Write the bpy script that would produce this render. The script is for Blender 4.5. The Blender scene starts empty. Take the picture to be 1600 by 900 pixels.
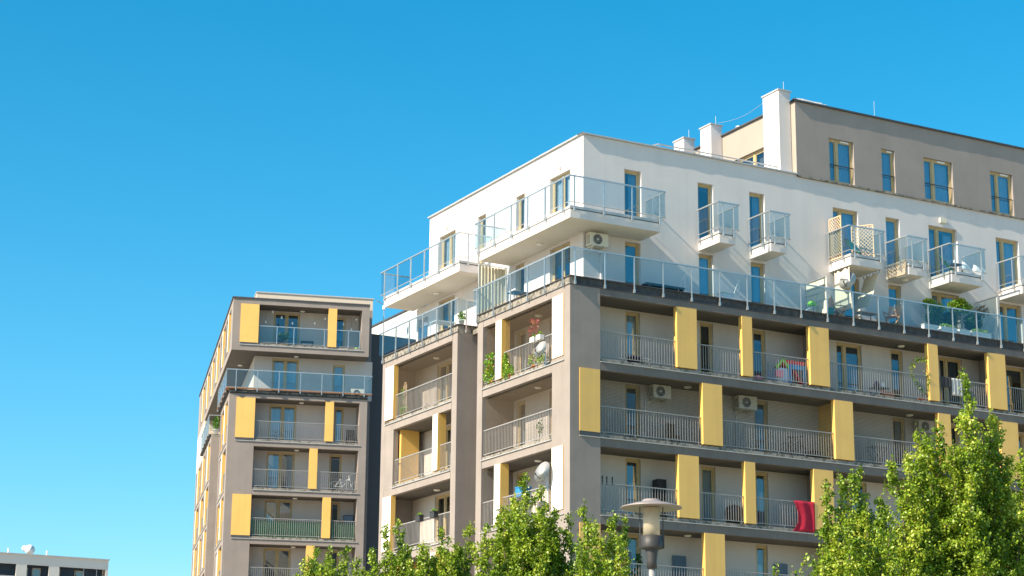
import bpy, math, random
import numpy as np
from mathutils import Vector, Matrix
random.seed(7)
sc = bpy.context.scene
col = sc.collection
R = math.radians
# ------------------------------------------------------------------ camera
F_PX, PITCH, ROLL = 3097.4, 0.2543, 0.0087
cam_d = bpy.data.cameras.new('camera'); cam = bpy.data.objects.new('camera', cam_d); col.objects.link(cam)
cam_d.sensor_width = 36; cam_d.lens = 36*F_PX/1600; cam_d.clip_start = .1; cam_d.clip_end = 6000
cp, sp, cr, sr = math.cos(PITCH), math.sin(PITCH), math.cos(ROLL), math.sin(ROLL)
fw = Vector((0, cp, sp)); up = Vector((0, -sp, cp)); rt = Vector((1, 0, 0))
r2 = rt*cr + up*sr; u2 = up*cr - rt*sr
cam.matrix_world = Matrix(((r2.x, u2.x, -fw.x, 0), (r2.y, u2.y, -fw.y, 0), (r2.z, u2.z, -fw.z, 1.6), (0, 0, 0, 1)))
sc.camera = cam
# ------------------------------------------------------------------ light
YM, YB = .5014, .2142                       # turn of the main block and of the tower
SUN_OFF = math.atan(.105); SUN_EL = math.atan(.72/math.hypot(1, .105))
sun_az = math.pi + YM + SUN_OFF              # direction towards the sun, from +x
sdir = Vector((math.cos(sun_az)*math.cos(SUN_EL), math.sin(sun_az)*math.cos(SUN_EL), math.sin(SUN_EL)))
sl = bpy.data.lights.new('sun', 'SUN'); sun = bpy.data.objects.new('sun', sl); col.objects.link(sun)
sl.energy = 4.8; sl.angle = R(.5); sl.color = (1, .86, .66)
sun.rotation_euler = sdir.to_track_quat('Z', 'Y').to_euler(); sun.location = (-60, -40, 80)
w = bpy.data.worlds.new('World'); sc.world = w; w.use_nodes = True
nt = w.node_tree; nt.nodes.clear()
sky = nt.nodes.new('ShaderNodeTexSky'); sky.sky_type = 'NISHITA'; sky.sun_disc = False
sky.sun_elevation = SUN_EL; sky.sun_rotation = math.pi/2 - sun_az
sky.altitude = 200; sky.air_density = 1.0; sky.dust_density = .8; sky.ozone_density = 3.5
hs = nt.nodes.new('ShaderNodeHueSaturation'); hs.inputs['Saturation'].default_value = 1.41; hs.inputs['Hue'].default_value = .477
bg = nt.nodes.new('ShaderNodeBackground'); bg.inputs[1].default_value = .102
wo = nt.nodes.new('ShaderNodeOutputWorld')
nt.links.new(sky.outputs[0], hs.inputs['Color']); nt.links.new(hs.outputs[0], bg.inputs[0]); nt.links.new(bg.outputs[0], wo.inputs[0])
sc.view_settings.view_transform = 'Standard'; sc.view_settings.look = 'None'; sc.view_settings.gamma = 1
sc.view_settings.exposure = 1.0
sc.render.engine = 'CYCLES'
sc.cycles.transparent_max_bounces = 24; sc.cycles.max_bounces = 8; sc.cycles.diffuse_bounces = 4
# ------------------------------------------------------------------ materials
def mat(name, base, rough=.8, metal=0, var=.08, scale=1.5, bump=0, bscale=40, streak=0, spec=.5, base2=None):
    m = bpy.data.materials.new(name); m.use_nodes = True
    n = m.node_tree.nodes; l = m.node_tree.links; b = n['Principled BSDF']
    b.inputs['Roughness'].default_value = rough; b.inputs['Metallic'].default_value = metal
    b.inputs['Specular IOR Level'].default_value = spec
    c = (*base, 1); b.inputs['Base Color'].default_value = c
    if var or streak:
        tc = n.new('ShaderNodeTexCoord'); no = n.new('ShaderNodeTexNoise'); no.inputs['Scale'].default_value = scale
        no.inputs['Detail'].default_value = 6; no.inputs['Roughness'].default_value = .6
        l.new(tc.outputs['Object'], no.inputs['Vector'])
        mr = n.new('ShaderNodeMapRange'); mr.inputs['From Min'].default_value = .3; mr.inputs['From Max'].default_value = .7
        mr.inputs['To Min'].default_value = 1-var; mr.inputs['To Max'].default_value = 1+var
        l.new(no.outputs['Fac'], mr.inputs['Value'])
        fac = mr.outputs[0]
        if streak:
            mp = n.new('ShaderNodeMapping'); mp.inputs['Scale'].default_value = (1.9, 1.9, .10)
            n2 = n.new('ShaderNodeTexNoise'); n2.inputs['Scale'].default_value = 1.6; n2.inputs['Detail'].default_value = 5
            l.new(tc.outputs['Object'], mp.inputs['Vector']); l.new(mp.outputs[0], n2.inputs['Vector'])
            m2 = n.new('ShaderNodeMapRange'); m2.inputs['From Min'].default_value = .45; m2.inputs['From Max'].default_value = .72
            m2.inputs['To Min'].default_value = 1; m2.inputs['To Max'].default_value = 1-streak
            l.new(n2.outputs['Fac'], m2.inputs['Value'])
            mm = n.new('ShaderNodeMath'); mm.operation = 'MULTIPLY'; l.new(fac, mm.inputs[0]); l.new(m2.outputs[0], mm.inputs[1]); fac = mm.outputs[0]
        vm = n.new('ShaderNodeVectorMath'); vm.operation = 'SCALE'; vm.inputs[0].default_value = base
        l.new(fac, vm.inputs['Scale'])
        if base2:
            mx = n.new('ShaderNodeMix'); mx.data_type = 'RGBA'; mx.inputs[6].default_value = (*base, 1); mx.inputs[7].default_value = (*base2, 1)
            m3 = n.new('ShaderNodeMapRange'); m3.inputs['From Min'].default_value = .42; m3.inputs['From Max'].default_value = .6
            l.new(no.outputs['Fac'], m3.inputs['Value']); l.new(m3.outputs[0], mx.inputs[0]); l.new(mx.outputs[2], vm.inputs[0])
        l.new(vm.outputs[0], b.inputs['Base Color'])
    if bump:
        tc = n.new('ShaderNodeTexCoord'); nb = n.new('ShaderNodeTexNoise'); nb.inputs['Scale'].default_value = bscale; nb.inputs['Detail'].default_value = 4
        bp = n.new('ShaderNodeBump'); bp.inputs['Strength'].default_value = bump; bp.inputs['Distance'].default_value = .02
        l.new(tc.outputs['Object'], nb.inputs['Vector']); l.new(nb.outputs['Fac'], bp.inputs['Height']); l.new(bp.outputs[0], b.inputs['Normal'])
    return m
def leafy(name, c, f):
    m = bpy.data.materials.new(name); m.use_nodes = True; n = m.node_tree.nodes; l = m.node_tree.links; n.clear()
    o = n.new('ShaderNodeOutputMaterial'); a = n.new('ShaderNodeMixShader'); b = n.new('ShaderNodeMixShader'); t = n.new('ShaderNodeBsdfTranslucent'); d = n.new('ShaderNodeBsdfPrincipled'); q = n.new('ShaderNodeBsdfTransparent')
    t.inputs[0].default_value = (*c, 1); d.inputs['Base Color'].default_value = (*c, 1); d.inputs['Roughness'].default_value = .15; a.inputs[0].default_value = f; b.inputs[0].default_value = .35
    l.new(t.outputs[0], a.inputs[1]); l.new(d.outputs[0], a.inputs[2]); l.new(a.outputs[0], b.inputs[1]); l.new(q.outputs[0], b.inputs[2]); l.new(b.outputs[0], o.inputs[0]); return m
def glassmat(name, tint, refl, fac, rough=.01, rtint=(1, 1, 1)):
    m = bpy.data.materials.new(name); m.use_nodes = True; n = m.node_tree.nodes; l = m.node_tree.links; n.clear()
    o = n.new('ShaderNodeOutputMaterial'); mx = n.new('ShaderNodeMixShader'); t = n.new('ShaderNodeBsdfTransparent'); g = n.new('ShaderNodeBsdfGlossy')
    t.inputs[0].default_value = (*tint, 1); g.inputs[0].default_value = (*rtint, 1); g.inputs['Roughness'].default_value = rough
    ge = n.new('ShaderNodeNewGeometry'); dt = n.new('ShaderNodeVectorMath'); dt.operation = 'DOT_PRODUCT'; l.new(ge.outputs['Incoming'], dt.inputs[0]); l.new(ge.outputs['Normal'], dt.inputs[1])
    def M(op, a, b=None):
        q = n.new('ShaderNodeMath'); q.operation = op
        for i, v in enumerate((a, b)):
            if v is None: continue
            if isinstance(v, (int, float)): q.inputs[i].default_value = v
            else: l.new(v, q.inputs[i])
        return q.outputs[0]
    sch = M('MULTIPLY_ADD', M('POWER', M('SUBTRACT', 1, M('ABSOLUTE', dt.outputs['Value'])), 5), .92); sch.node.inputs[2].default_value = .08
    ad = n.new('ShaderNodeMath'); ad.operation = 'MULTIPLY_ADD'; ad.inputs[1].default_value = refl; ad.inputs[2].default_value = fac; ad.use_clamp = True
    l.new(sch, ad.inputs[0])
    l.new(ad.outputs[0], mx.inputs[0]); l.new(t.outputs[0], mx.inputs[1]); l.new(g.outputs[0], mx.inputs[2]); l.new(mx.outputs[0], o.inputs[0])
    return m
def netmat(name, colr, pitch, thick, diag=False):
    m = bpy.data.materials.new(name); m.use_nodes = True; n = m.node_tree.nodes; l = m.node_tree.links; n.clear()
    o = n.new('ShaderNodeOutputMaterial'); mx = n.new('ShaderNodeMixShader'); t = n.new('ShaderNodeBsdfTransparent'); d = n.new('ShaderNodeBsdfDiffuse')
    d.inputs[0].default_value = (*colr, 1)
    tc = n.new('ShaderNodeTexCoord'); sx = n.new('ShaderNodeSeparateXYZ'); l.new(tc.outputs['Object'], sx.inputs[0])
    def M(op, a, b=None):
        q = n.new('ShaderNodeMath'); q.operation = op
        for i, v in enumerate((a, b)):
            if v is None: continue
            if isinstance(v, (int, float)): q.inputs[i].default_value = v
            else: l.new(v, q.inputs[i])
        return q.outputs[0]
    h = M('ADD', sx.outputs[0], sx.outputs[1])
    if diag: a, b = M('ADD', h, sx.outputs[2]), M('SUBTRACT', h, sx.outputs[2])
    else: a, b = h, sx.outputs[2]
    a = M('LESS_THAN', M('FRACT', M('DIVIDE', M('ADD', a, 50), pitch)), thick); b = M('LESS_THAN', M('FRACT', M('DIVIDE', M('ADD', b, 50), pitch)), thick)
    f = M('MAXIMUM', a, b)
    l.new(f, mx.inputs[0]); l.new(t.outputs[0], mx.inputs[1]); l.new(d.outputs[0], mx.inputs[2]); l.new(mx.outputs[0], o.inputs[0])
    return m
MT = dict(
 grey=mat('grey_render', (.27, .235, .215), .9, var=.09, scale=.9, bump=.3, bscale=60, streak=.08),
 white=mat('white_render', (.67, .625, .61), .9, var=.035, scale=.8, bump=.25, bscale=50, streak=.04),
 attic=mat('attic_render', (.30, .265, .245), .9, var=.06, scale=.8, bump=.25, bscale=50, streak=.04),
 beige2=mat('side_render', (.34, .298, .255), .9, var=.05, scale=.8, bump=.2),
 beige=mat('beige_render', (.60, .52, .42), .9, var=.04, scale=.8, bump=.2),
 back=mat('loggia_render', (.57, .52, .485), .9, var=.05, scale=.9, streak=.03),
 fascia=mat('shaded_fascia_render', (.165, .150, .142), .85, var=.12, scale=1.2, bump=.2, streak=.12),  # darker than grey_render, front fascias only: their deeper shade put into the colour
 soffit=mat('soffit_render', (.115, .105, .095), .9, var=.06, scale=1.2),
 wsoffit=mat('white_soffit', (.70, .66, .61), .9, var=.04, scale=1.2, streak=.03),
 yellow=mat('yellow_panel', (.80, .49, .13), .42, var=.05, scale=.9, streak=.07, spec=.6),
 wpanel=mat('white_panel', (.82, .80, .76), .4, var=.02, scale=.7),
 wood=mat('window_wood', (.50, .38, .20), .5, var=.1, scale=5),
 metal=mat('galvanised_steel', (.52, .54, .55), .38, metal=.75, var=.1, scale=6),
 rail=mat('painted_rail', (.30, .29, .28), .5, metal=.15, var=.08, scale=6),
 cap=mat('metal_coping', (.50, .50, .50), .45, metal=.3, var=.08, scale=3),
 dcap=mat('dark_coping', (.06, .065, .075), .6, var=.2, scale=3),
 sill=mat('weathered_ledge', (.34, .31, .27), .85, var=.35, scale=5, bump=.8, bscale=18, base2=(.08, .075, .06)),
 band=mat('dark_terrace_edge', (.05, .05, .052), .75, var=.5, scale=4, bump=.6, bscale=12),  # near-black front terrace edge; side terrace edges use weathered_ledge
 dark=mat('interior_dark', (.05, .05, .055), .9, var=0),
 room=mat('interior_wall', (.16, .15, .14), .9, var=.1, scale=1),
 curtain=mat('curtain_cloth', (.78, .78, .78), .95, var=.05, scale=3),
 greyc=mat('grey_curtain', (.20, .21, .23), .95, var=.05, scale=3),
 blind=mat('roller_blind', (.10, .10, .11), .8, var=.05, scale=3),
 dishw=mat('dish_enamel', (.74, .73, .71), .6, var=.04),
 lampw=mat('lamp_opal', (.82, .80, .75), .4, var=.03),
 acw=mat('cream_enamel', (.66, .62, .52), .45, var=.04), black=mat('black_plastic', (.02, .02, .022), .5, var=0), dgrey=mat('dark_grey_metal', (.035, .035, .037), .55, metal=0, var=.1),
 navy=mat('dark_wing_render', (.058, .062, .070), .85, var=.08, scale=1),
 wall2=mat('wing_white', (.78, .75, .70), .9, var=.04, scale=.6), decking=mat('timber_decking', (.30, .15, .08), .7, var=.2, scale=8),
 white_pl=mat('white_plastic', (.80, .80, .80), .4, var=.03), teal=mat('teal_cord', (.02, .25, .22), .6, var=.1), red=mat('red_cloth', (.36, .005, .03), .85, var=.08, scale=4),
 redpl=mat('red_plastic', (.70, .03, .05), .4, var=0), green=mat('lime_plastic', (.22, .60, .05), .4, var=0), bluepl=mat('blue_plastic', (.02, .22, .50), .4, var=0),
 pink=mat('pink_plastic', (.75, .22, .32), .4, var=0), lblue=mat('pale_blue_plastic', (.40, .52, .70), .4, var=0), terr=mat('terracotta', (.42, .14, .07), .8, var=.1),
 chair=mat('varnished_slats', (.70, .34, .12), .5, var=.15, scale=8), lattice=mat('pale_lattice_wood', (.62, .46, .30), .8, var=.1, scale=8),
 navyc=mat('dark_blue_plastic', (.03, .03, .10), .5, var=0), cloth_d=mat('charcoal_cloth', (.045, .045, .05), .95, var=.1), cloth_g=mat('pale_grey_cloth', (.45, .45, .44), .95, var=.1),
 screen=mat('green_screen_slats', (.04, .13, .07), .7, var=.3, scale=12), cream=mat('cream_fabric', (.72, .66, .52), .95, var=.05, scale=3),
 bark=mat('maple_bark', (.16, .12, .085), .95, var=.3, scale=12, bump=.8, bscale=40), post=mat('galvanised_pole', (.42, .42, .40), .5, metal=.5, var=.2, scale=14),
 ground=mat('paving', (.46, .39, .30), .95, var=.15, scale=.6, bump=.3), tar=mat('asphalt', (.06, .06, .06), .95, var=.2, scale=3, bump=.4), lawn=mat('lawn', (.07, .13, .03), 1, var=.3, scale=3, bump=.8),
 shutter=mat('blue_grey_board', (.10, .16, .22), .7, var=.08), farw=mat('far_render', (.62, .585, .54), .9, var=.04, scale=.3), farp=mat('far_fascia', (.60, .57, .53), .9, var=.03, scale=.3),
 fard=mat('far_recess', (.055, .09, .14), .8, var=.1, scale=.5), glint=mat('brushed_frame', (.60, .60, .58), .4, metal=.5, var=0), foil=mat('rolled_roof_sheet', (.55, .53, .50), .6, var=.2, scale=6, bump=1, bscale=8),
)
MT['pane'] = glassmat('window_glass', (.60, .68, .72), .8, .10, rtint=(.75, .90, 1))
MT['pane2'] = glassmat('sky_glass', (.40, .58, .72), .9, .17, rtint=(.75, .92, 1))
MT['bal'] = glassmat('balustrade_glass', (.72, .82, .85), .7, .03, rtint=(.9, .97, 1))
MT['frost'] = glassmat('frosted_glass', (.75, .84, .82), .6, .2, rough=.4)
MT['lens'] = leafy('lamp_lens', (.80, .72, .56), .5)
MT['shade'] = mat('lamp_shade_metal', (.30, .26, .25), .5, metal=.2, var=.1, scale=8)
MT['net'] = netmat('bird_netting', (.10, .075, .05), .055, .17)
MT['lat'] = netmat('lattice_weave', (.62, .44, .27), .10, .38, True)
def leafmat(name, c1, c2, c3):
    m = bpy.data.materials.new(name); m.use_nodes = True; n = m.node_tree.nodes; l = m.node_tree.links; n.clear()
    o = n.new('ShaderNodeOutputMaterial'); g = n.new('ShaderNodeNewGeometry'); cr_ = n.new('ShaderNodeValToRGB')
    tc = n.new('ShaderNodeTexCoord'); no = n.new('ShaderNodeTexNoise'); no.inputs['Scale'].default_value = 1.3; no.inputs['Detail'].default_value = 3
    l.new(tc.outputs['Object'], no.inputs['Vector'])
    ma = n.new('ShaderNodeMath'); ma.operation = 'MULTIPLY_ADD'; ma.inputs[1].default_value = .55; l.new(g.outputs['Random Per Island'], ma.inputs[0])
    mb_ = n.new('ShaderNodeMapRange'); mb_.inputs['From Min'].default_value = .35; mb_.inputs['From Max'].default_value = .65; mb_.inputs['To Max'].default_value = .45
    l.new(no.outputs['Fac'], mb_.inputs['Value']); l.new(mb_.outputs[0], ma.inputs[2]); l.new(ma.outputs[0], cr_.inputs[0])
    e = cr_.color_ramp.elements; e[0].color = (*c1, 1); e[1].color = (*c3, 1); x = e.new(.5); x.color = (*c2, 1)
    p = n.new('ShaderNodeBsdfPrincipled'); p.inputs['Roughness'].default_value = .38; p.inputs['Specular IOR Level'].default_value = .42
    tr = n.new('ShaderNodeBsdfTranslucent'); hs_ = n.new('ShaderNodeHueSaturation'); hs_.inputs['Value'].default_value = 1.5; hs_.inputs['Hue'].default_value = .485; l.new(cr_.outputs[0], hs_.inputs['Color'])
    mx = n.new('ShaderNodeMixShader'); mx.inputs[0].default_value = .22
    l.new(cr_.outputs[0], p.inputs['Base Color']); l.new(hs_.outputs[0], tr.inputs[0]); l.new(p.outputs[0], mx.inputs[1]); l.new(tr.outputs[0], mx.inputs[2]); l.new(mx.outputs[0], o.inputs[0])
    return m
MT['leaf'] = leafmat('maple_leaves', (.025, .07, .008), (.21, .33, .02), (.55, .57, .08))
MT['leaf2'] = leafmat('pot_leaves', (.03, .14, .015), (.16, .32, .02), (.50, .52, .05))
MT['leafd'] = leafmat('topiary_leaves', (.01, .05, .012), (.02, .09, .02), (.06, .15, .03))
MT['dry'] = leafmat('dry_leaves', (.12, .10, .03), (.22, .15, .05), (.30, .22, .08))
MT['flower'] = leafmat('red_flowers', (.30, .03, .04), (.50, .06, .08), (.65, .20, .15))
# ------------------------------------------------------------------ helpers
class MB:
    def __init__(s): s.v = []; s.f = []
    def add(s, vs, fs):
        n = len(s.v); s.v += [tuple(p) for p in vs]; s.f += [tuple(i+n for i in f) for f in fs]; return s
    def quad(s, a, b, c, d): return s.add((a, b, c, d), ((0, 1, 2, 3),))
    def box(s, x0, x1, y0, y1, z0, z1):
        x0, x1 = sorted((x0, x1)); y0, y1 = sorted((y0, y1)); z0, z1 = sorted((z0, z1))
        return s.add([(x, y, z) for z in (z0, z1) for y in (y0, y1) for x in (x0, x1)],
            ((0, 2, 3, 1), (4, 5, 7, 6), (0, 1, 5, 4), (2, 6, 7, 3), (0, 4, 6, 2), (1, 3, 7, 5)))
    def tube(s, p, q, r, n=6, r2=None, cap=True):
        p, q = Vector(p), Vector(q); d = (q-p)
        if d.length < 1e-6: return s
        d.normalize(); a = d.orthogonal().normalized(); b = d.cross(a); r2 = r if r2 is None else r2
        vs = [p+(a*math.cos(2*math.pi*i/n)+b*math.sin(2*math.pi*i/n))*r for i in range(n)]+[q+(a*math.cos(2*math.pi*i/n)+b*math.sin(2*math.pi*i/n))*r2 for i in range(n)]
        fs = [(i, (i+1) % n, n+(i+1) % n, n+i) for i in range(n)]
        if cap: fs += [tuple(range(n))[::-1], tuple(range(n, 2*n))]
        return s.add(vs, fs)
    def path(s, pts, r, n=6):
        for a, b in zip(pts[:-1], pts[1:]): s.tube(a, b, r, n)
        return s
    def bar(s, p, q, w, h):            # rectangular bar, h along z for level bars
        p, q = Vector(p), Vector(q); d = (q-p).normalized()
        side = d.cross(Vector((0, 0, 1)));  side = Vector((1, 0, 0)) if side.length < 1e-3 else side.normalized(); upv = side.cross(d).normalized()
        vs = [o+side*(w/2)*i+upv*(h/2)*j for o in (p, q) for i, j in ((-1, -1), (1, -1), (1, 1), (-1, 1))]
        return s.add(vs, ((0, 1, 2, 3), (7, 6, 5, 4), (0, 4, 5, 1), (1, 5, 6, 2), (2, 6, 7, 3), (3, 7, 4, 0)))
    def lathe(s, prof, c=(0, 0, 0), n=16, axis='z'):
        vs = []; c = Vector(c)
        for r, z in prof:
            for i in range(n):
                a = 2*math.pi*i/n; x, y = r*math.cos(a), r*math.sin(a)
                vs.append(c+(Vector((x, y, z)) if axis == 'z' else Vector((x, z, y)) if axis == 'y' else Vector((z, x, y))))
        fs = [(k*n+i, k*n+(i+1) % n, (k+1)*n+(i+1) % n, (k+1)*n+i) for k in range(len(prof)-1) for i in range(n)]
        if prof[0][0] > 1e-4: fs.append(tuple(range(n))[::-1])
        if prof[-1][0] > 1e-4: fs.append(tuple((len(prof)-1)*n+i for i in range(n)))
        return s.add(vs, fs)
    def build(s, name, m, parent=None, smooth=False):
        me = bpy.data.meshes.new(name); me.from_pydata(s.v, [], s.f); me.materials.append(MT[m] if isinstance(m, str) else m); me.update()
        if smooth:
            for p in me.polygons: p.use_smooth = True
        o = bpy.data.objects.new(name, me); col.objects.link(o); o.parent = parent
        return o
def tag(o, label, cat, group=None, kind=None):
    if label: o['label'] = label
    if cat: o['category'] = cat
    if group: o['group'] = group
    if kind: o['kind'] = kind
    return o
def empty(name, loc, rz=0, label=None, cat=None, group=None):
    o = bpy.data.objects.new(name, None); col.objects.link(o); o.location = loc; o.rotation_euler = (0, 0, rz); o.empty_display_size = .2
    return tag(o, label, cat, group)
class Fr:                                  # a building's own frame
    def __init__(s, x, y, yaw): s.o = Vector((x, y, 0)); s.yaw = yaw; s.u = Vector((math.cos(yaw), math.sin(yaw), 0)); s.v = Vector((-math.sin(yaw), math.cos(yaw), 0))
    def w(s, x, y, z): return s.o+s.u*x+s.v*y+Vector((0, 0, z))
FM = Fr(2.25325, 74.46592, YM); FB = Fr(-17.18806, 118.76267, YB); FF = Fr(-39.6517, 196.03, YM)
def P(ax, u, c, z): return (u, c, z) if ax == 'R' else (c, u, z)
def bx(m, ax, u0, u1, c0, c1, z0, z1):      # box by facade axis
    return m.box(u0, u1, c0, c1, z0, z1) if ax == 'R' else m.box(c0, c1, u0, u1, z0, z1)
def wall(m, ax, c, u0, u1, z0, z1, holes=(), d=.16):   # one rendered skin with reveals
    us = sorted({u0, u1, *[h[0] for h in holes], *[h[1] for h in holes]}); zs = sorted({z0, z1, *[h[2] for h in holes], *[h[3] for h in holes]})
    us = [u for u in us if u0 <= u <= u1]; zs = [z for z in zs if z0 <= z <= z1]
    for a, b in zip(us[:-1], us[1:]):
        for e, f in zip(zs[:-1], zs[1:]):
            mu, mz = (a+b)/2, (e+f)/2
            if any(h[0] < mu < h[1] and h[2] < mz < h[3] for h in holes): continue
            m.quad(P(ax, a, c, e), P(ax, b, c, e), P(ax, b, c, f), P(ax, a, c, f))
    for a, b, e, f in [h[:4] for h in holes]:
        k = c+d
        m.quad(P(ax, a, c, e), P(ax, a, k, e), P(ax, a, k, f), P(ax, a, c, f)); m.quad(P(ax, b, c, e), P(ax, b, k, e), P(ax, b, k, f), P(ax, b, c, f))
        m.quad(P(ax, a, c, f), P(ax, b, c, f), P(ax, b, k, f), P(ax, a, k, f)); m.quad(P(ax, a, c, e), P(ax, b, c, e), P(ax, b, k, e), P(ax, a, k, e))
    return m
def window(par, ax, c, u0, u1, z0, z1, mull=.42, cur=None, blind=0, bar=False, tilt=False, d=.12, lab=None, frame='wood', gl='pane'):
    """frame (part) with panes, curtains and blinds as sub-parts; c is the wall face"""
    m = MB(); t = .075; k0, k1 = c+d-.03, c+d+.05
    bx(m, ax, u0, u0+t, k0, k1, z0, z1); bx(m, ax, u1-t, u1, k0, k1, z0, z1); bx(m, ax, u0+t, u1-t, k0, k1, z1-t, z1); bx(m, ax, u0+t, u1-t, k0, k1, z0, z0+t)
    wd = u1-u0; cells = [(u0+t, u1-t)]
    if wd > 1.15:
        um = u0+wd*mull; bx(m, ax, um-.06, um+.06, k0-.01, k1, z0+t, z1-t); cells = [(u0+t, um-.06), (um+.06, u1-t)]
    s = .055
    for a, b in cells:                       # sash
        q0, q1 = k0+.02, k1-.01
        bx(m, ax, a, a+s, q0, q1, z0+t, z1-t); bx(m, ax, b-s, b, q0, q1, z0+t, z1-t); bx(m, ax, a+s, b-s, q0, q1, z1-t-s, z1-t); bx(m, ax, a+s, b-s, q0, q1, z0+t, z0+t+s)
    f = m.build('window', frame, par)
    if lab: f['label'] = lab
    for a, b in cells:
        g = MB(); kk = k0+.045
        g.quad(P(ax, a+s, kk, z0+t+s), P(ax, b-s, kk, z0+t+s), P(ax, b-s, kk, z1-t-s), P(ax, a+s, kk, z1-t-s)); g.build('pane', gl, f)
        if cur:
            cm = MB(); n = 26; ca, cb = (a, b) if cur != 'half' else (a+(b-a)*.45, b); prev = None
            for i in range(n+1):
                u = ca+(cb-ca)*i/n; kx = k1+.10+.028*math.sin(i*1.9+a*7)+.012*math.sin(i*4.1)
                if prev: cm.quad(P(ax, prev[0], prev[1], z0+.1), P(ax, u, kx, z0+.1), P(ax, u, kx, z1-.1), P(ax, prev[0], prev[1], z1-.1))
                prev = (u, kx)
            cm.build('curtain', 'greyc' if cur == 'grey' else 'curtain', f)
        if blind:
            zb = z1-(z1-z0)*blind
            bx(MB(), ax, a, b, k1+.03, k1+.04, zb, z1-t).build('blind', 'blind', f)
    if bar:
        zb = z0+(z1-z0)*.40
        MB().tube(P(ax, u0+.02, c+.04, zb), P(ax, u1-.02, c+.04, zb), .022).build('guard_bar', 'dgrey', f)
        ub = u0+wd*.52; bx(MB(), ax, ub, ub+min(.45, wd*.4), k0-.03, k0, z1-t-.02, z1-t+.05).build('vent', 'white_pl', f)
    return f
def railing(par, ax, c, u0, u1, zb, zt, step=.125, m='rail'):
    r = MB(); bx(r, ax, u0, u1, c-.025, c+.025, zt-.04, zt); bx(r, ax, u0, u1, c-.015, c+.015, zb, zb+.03)
    n = max(2, round((u1-u0)/step))
    for i in range(n+1):
        u = u0+.02+(u1-u0-.04)*i/n; bx(r, ax, u-.01, u+.01, c-.008, c+.008, zb+.03, zt-.04)
    nf = max(2, round((u1-u0)/1.4)+1)
    for i in range(nf):
        u = u0+.15+(u1-u0-.3)*i/(nf-1); bx(r, ax, u-.02, u+.02, c-.012, c+.012, zb-.08, zb)
    return r.build('railing', m, par)
def glass_rail(par, pts, posts, zg0, zg1, zbr, zlow=None, out=(0, 0)):
    """handrail along pts (x, y); posts = (x, y, nx, ny) carried down outside the slab edge"""
    h = MB()
    for a, b in zip(pts[:-1], pts[1:]): h.bar((*a, zg1+.03), (*b, zg1+.03), .06, .05)
    g = h.build('glass_railing', 'metal', par)
    if zlow is not None:
        lo = MB()
        for a, b in zip(pts[:-1], pts[1:]): lo.tube((*a, zlow), (*b, zlow), .018, 6)
        lo.build('lower_rail', 'metal', g)
    for x, y, nx, ny in posts:
        p = MB(); p.bar((x-nx*.01, y-ny*.01, zbr+.10), (x-nx*.01, y-ny*.01, zg1+.01), .035, .05) if False else None
        tx, ty = -ny, nx
        def ob(c0, c1, z0, z1, hw):           # box in post axes
            vs = [(x+nx*c+tx*t, y+ny*c+ty*t, z) for z in (z0, z1) for t in (-hw, hw) for c in (c0, c1)]
            p.add(vs, ((0, 2, 3, 1), (4, 5, 7, 6), (0, 1, 5, 4), (2, 6, 7, 3), (0, 4, 6, 2), (1, 3, 7, 5)))
        ob(-.015, .035, zbr+.02, zg1+.005, .02); ob(-.04, .05, zbr-.02, zbr+.12, .032)
        p.build('post', 'metal', g)
    for a, b in zip(pts[:-1], pts[1:]):
        A, B = Vector((*a, 0)), Vector((*b, 0)); L = (B-A).length; d = (B-A)/L
        cut = sorted({0.02, L-.02, *[(Vector((x, y, 0))-A).dot(d) for x, y, nx, ny in posts if abs((Vector((x, y, 0))-A).cross(d).z) < .1 and .1 < (Vector((x, y, 0))-A).dot(d) < L-.1]})
        for s0, s1 in zip(cut[:-1], cut[1:]):
            if s1-s0 < .12: continue
            p, q = A+d*(s0+.015), A+d*(s1-.015); nn = d.cross(Vector((0, 0, 1)))*.006
            MB().add([p+nn+Vector((0, 0, z)) if s else p-nn+Vector((0, 0, z)) for z in (zg0, zg1) for s in (0, 1)]+[q+nn+Vector((0, 0, z)) if s else q-nn+Vector((0, 0, z)) for z in (zg0, zg1) for s in (0, 1)],
                ((0, 4, 6, 2), )).build('glass_panel', 'bal', g)
    return g
def coping(par, name, m, pts, w_in, z0, z1, jit=.008):
    """metal cap whose outer edge wanders a few millimetres; pts = outer edge (x, y, inward nx, ny)"""
    c = MB(); rnd = random.Random(len(pts)*31+int(z0*10))
    for (a, na), (b, nb) in zip(pts[:-1], pts[1:]):
        L = math.dist(a, b); n = max(1, int(L/.45)); prev = None
        for i in range(n+1):
            t = i/n; x = a[0]+(b[0]-a[0])*t; y = a[1]+(b[1]-a[1])*t; j = 0 if i in (0, n) else rnd.uniform(-jit, jit)
            nx, ny = na
            o = (x+nx*j, y+ny*j); inn = (x+nx*w_in+ (nb[0]*w_in if i == n and nb != na else 0), y+ny*w_in+(nb[1]*w_in if i == n and nb != na else 0))
            if prev:
                (o0, i0) = prev
                c.quad((*o0, z0), (*o, z0), (*o, z1), (*o0, z1)); c.quad((*o0, z1), (*o, z1), (*inn, z1), (*i0, z1)); c.quad((*o0, z0), (*i0, z0), (*inn, z0), (*o, z0)); c.quad((*i0, z0), (*i0, z1), (*inn, z1), (*inn, z0))
            prev = (o, inn)
    return c.build(name, m, par)
def ceil_light(par, x, y, z): return MB().lathe([(.0, -.07), (.10, -.065), (.15, -.04), (.155, 0)], (x, y, z-.003), 14).build('ceiling_light', 'lampw', par, True)
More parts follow.
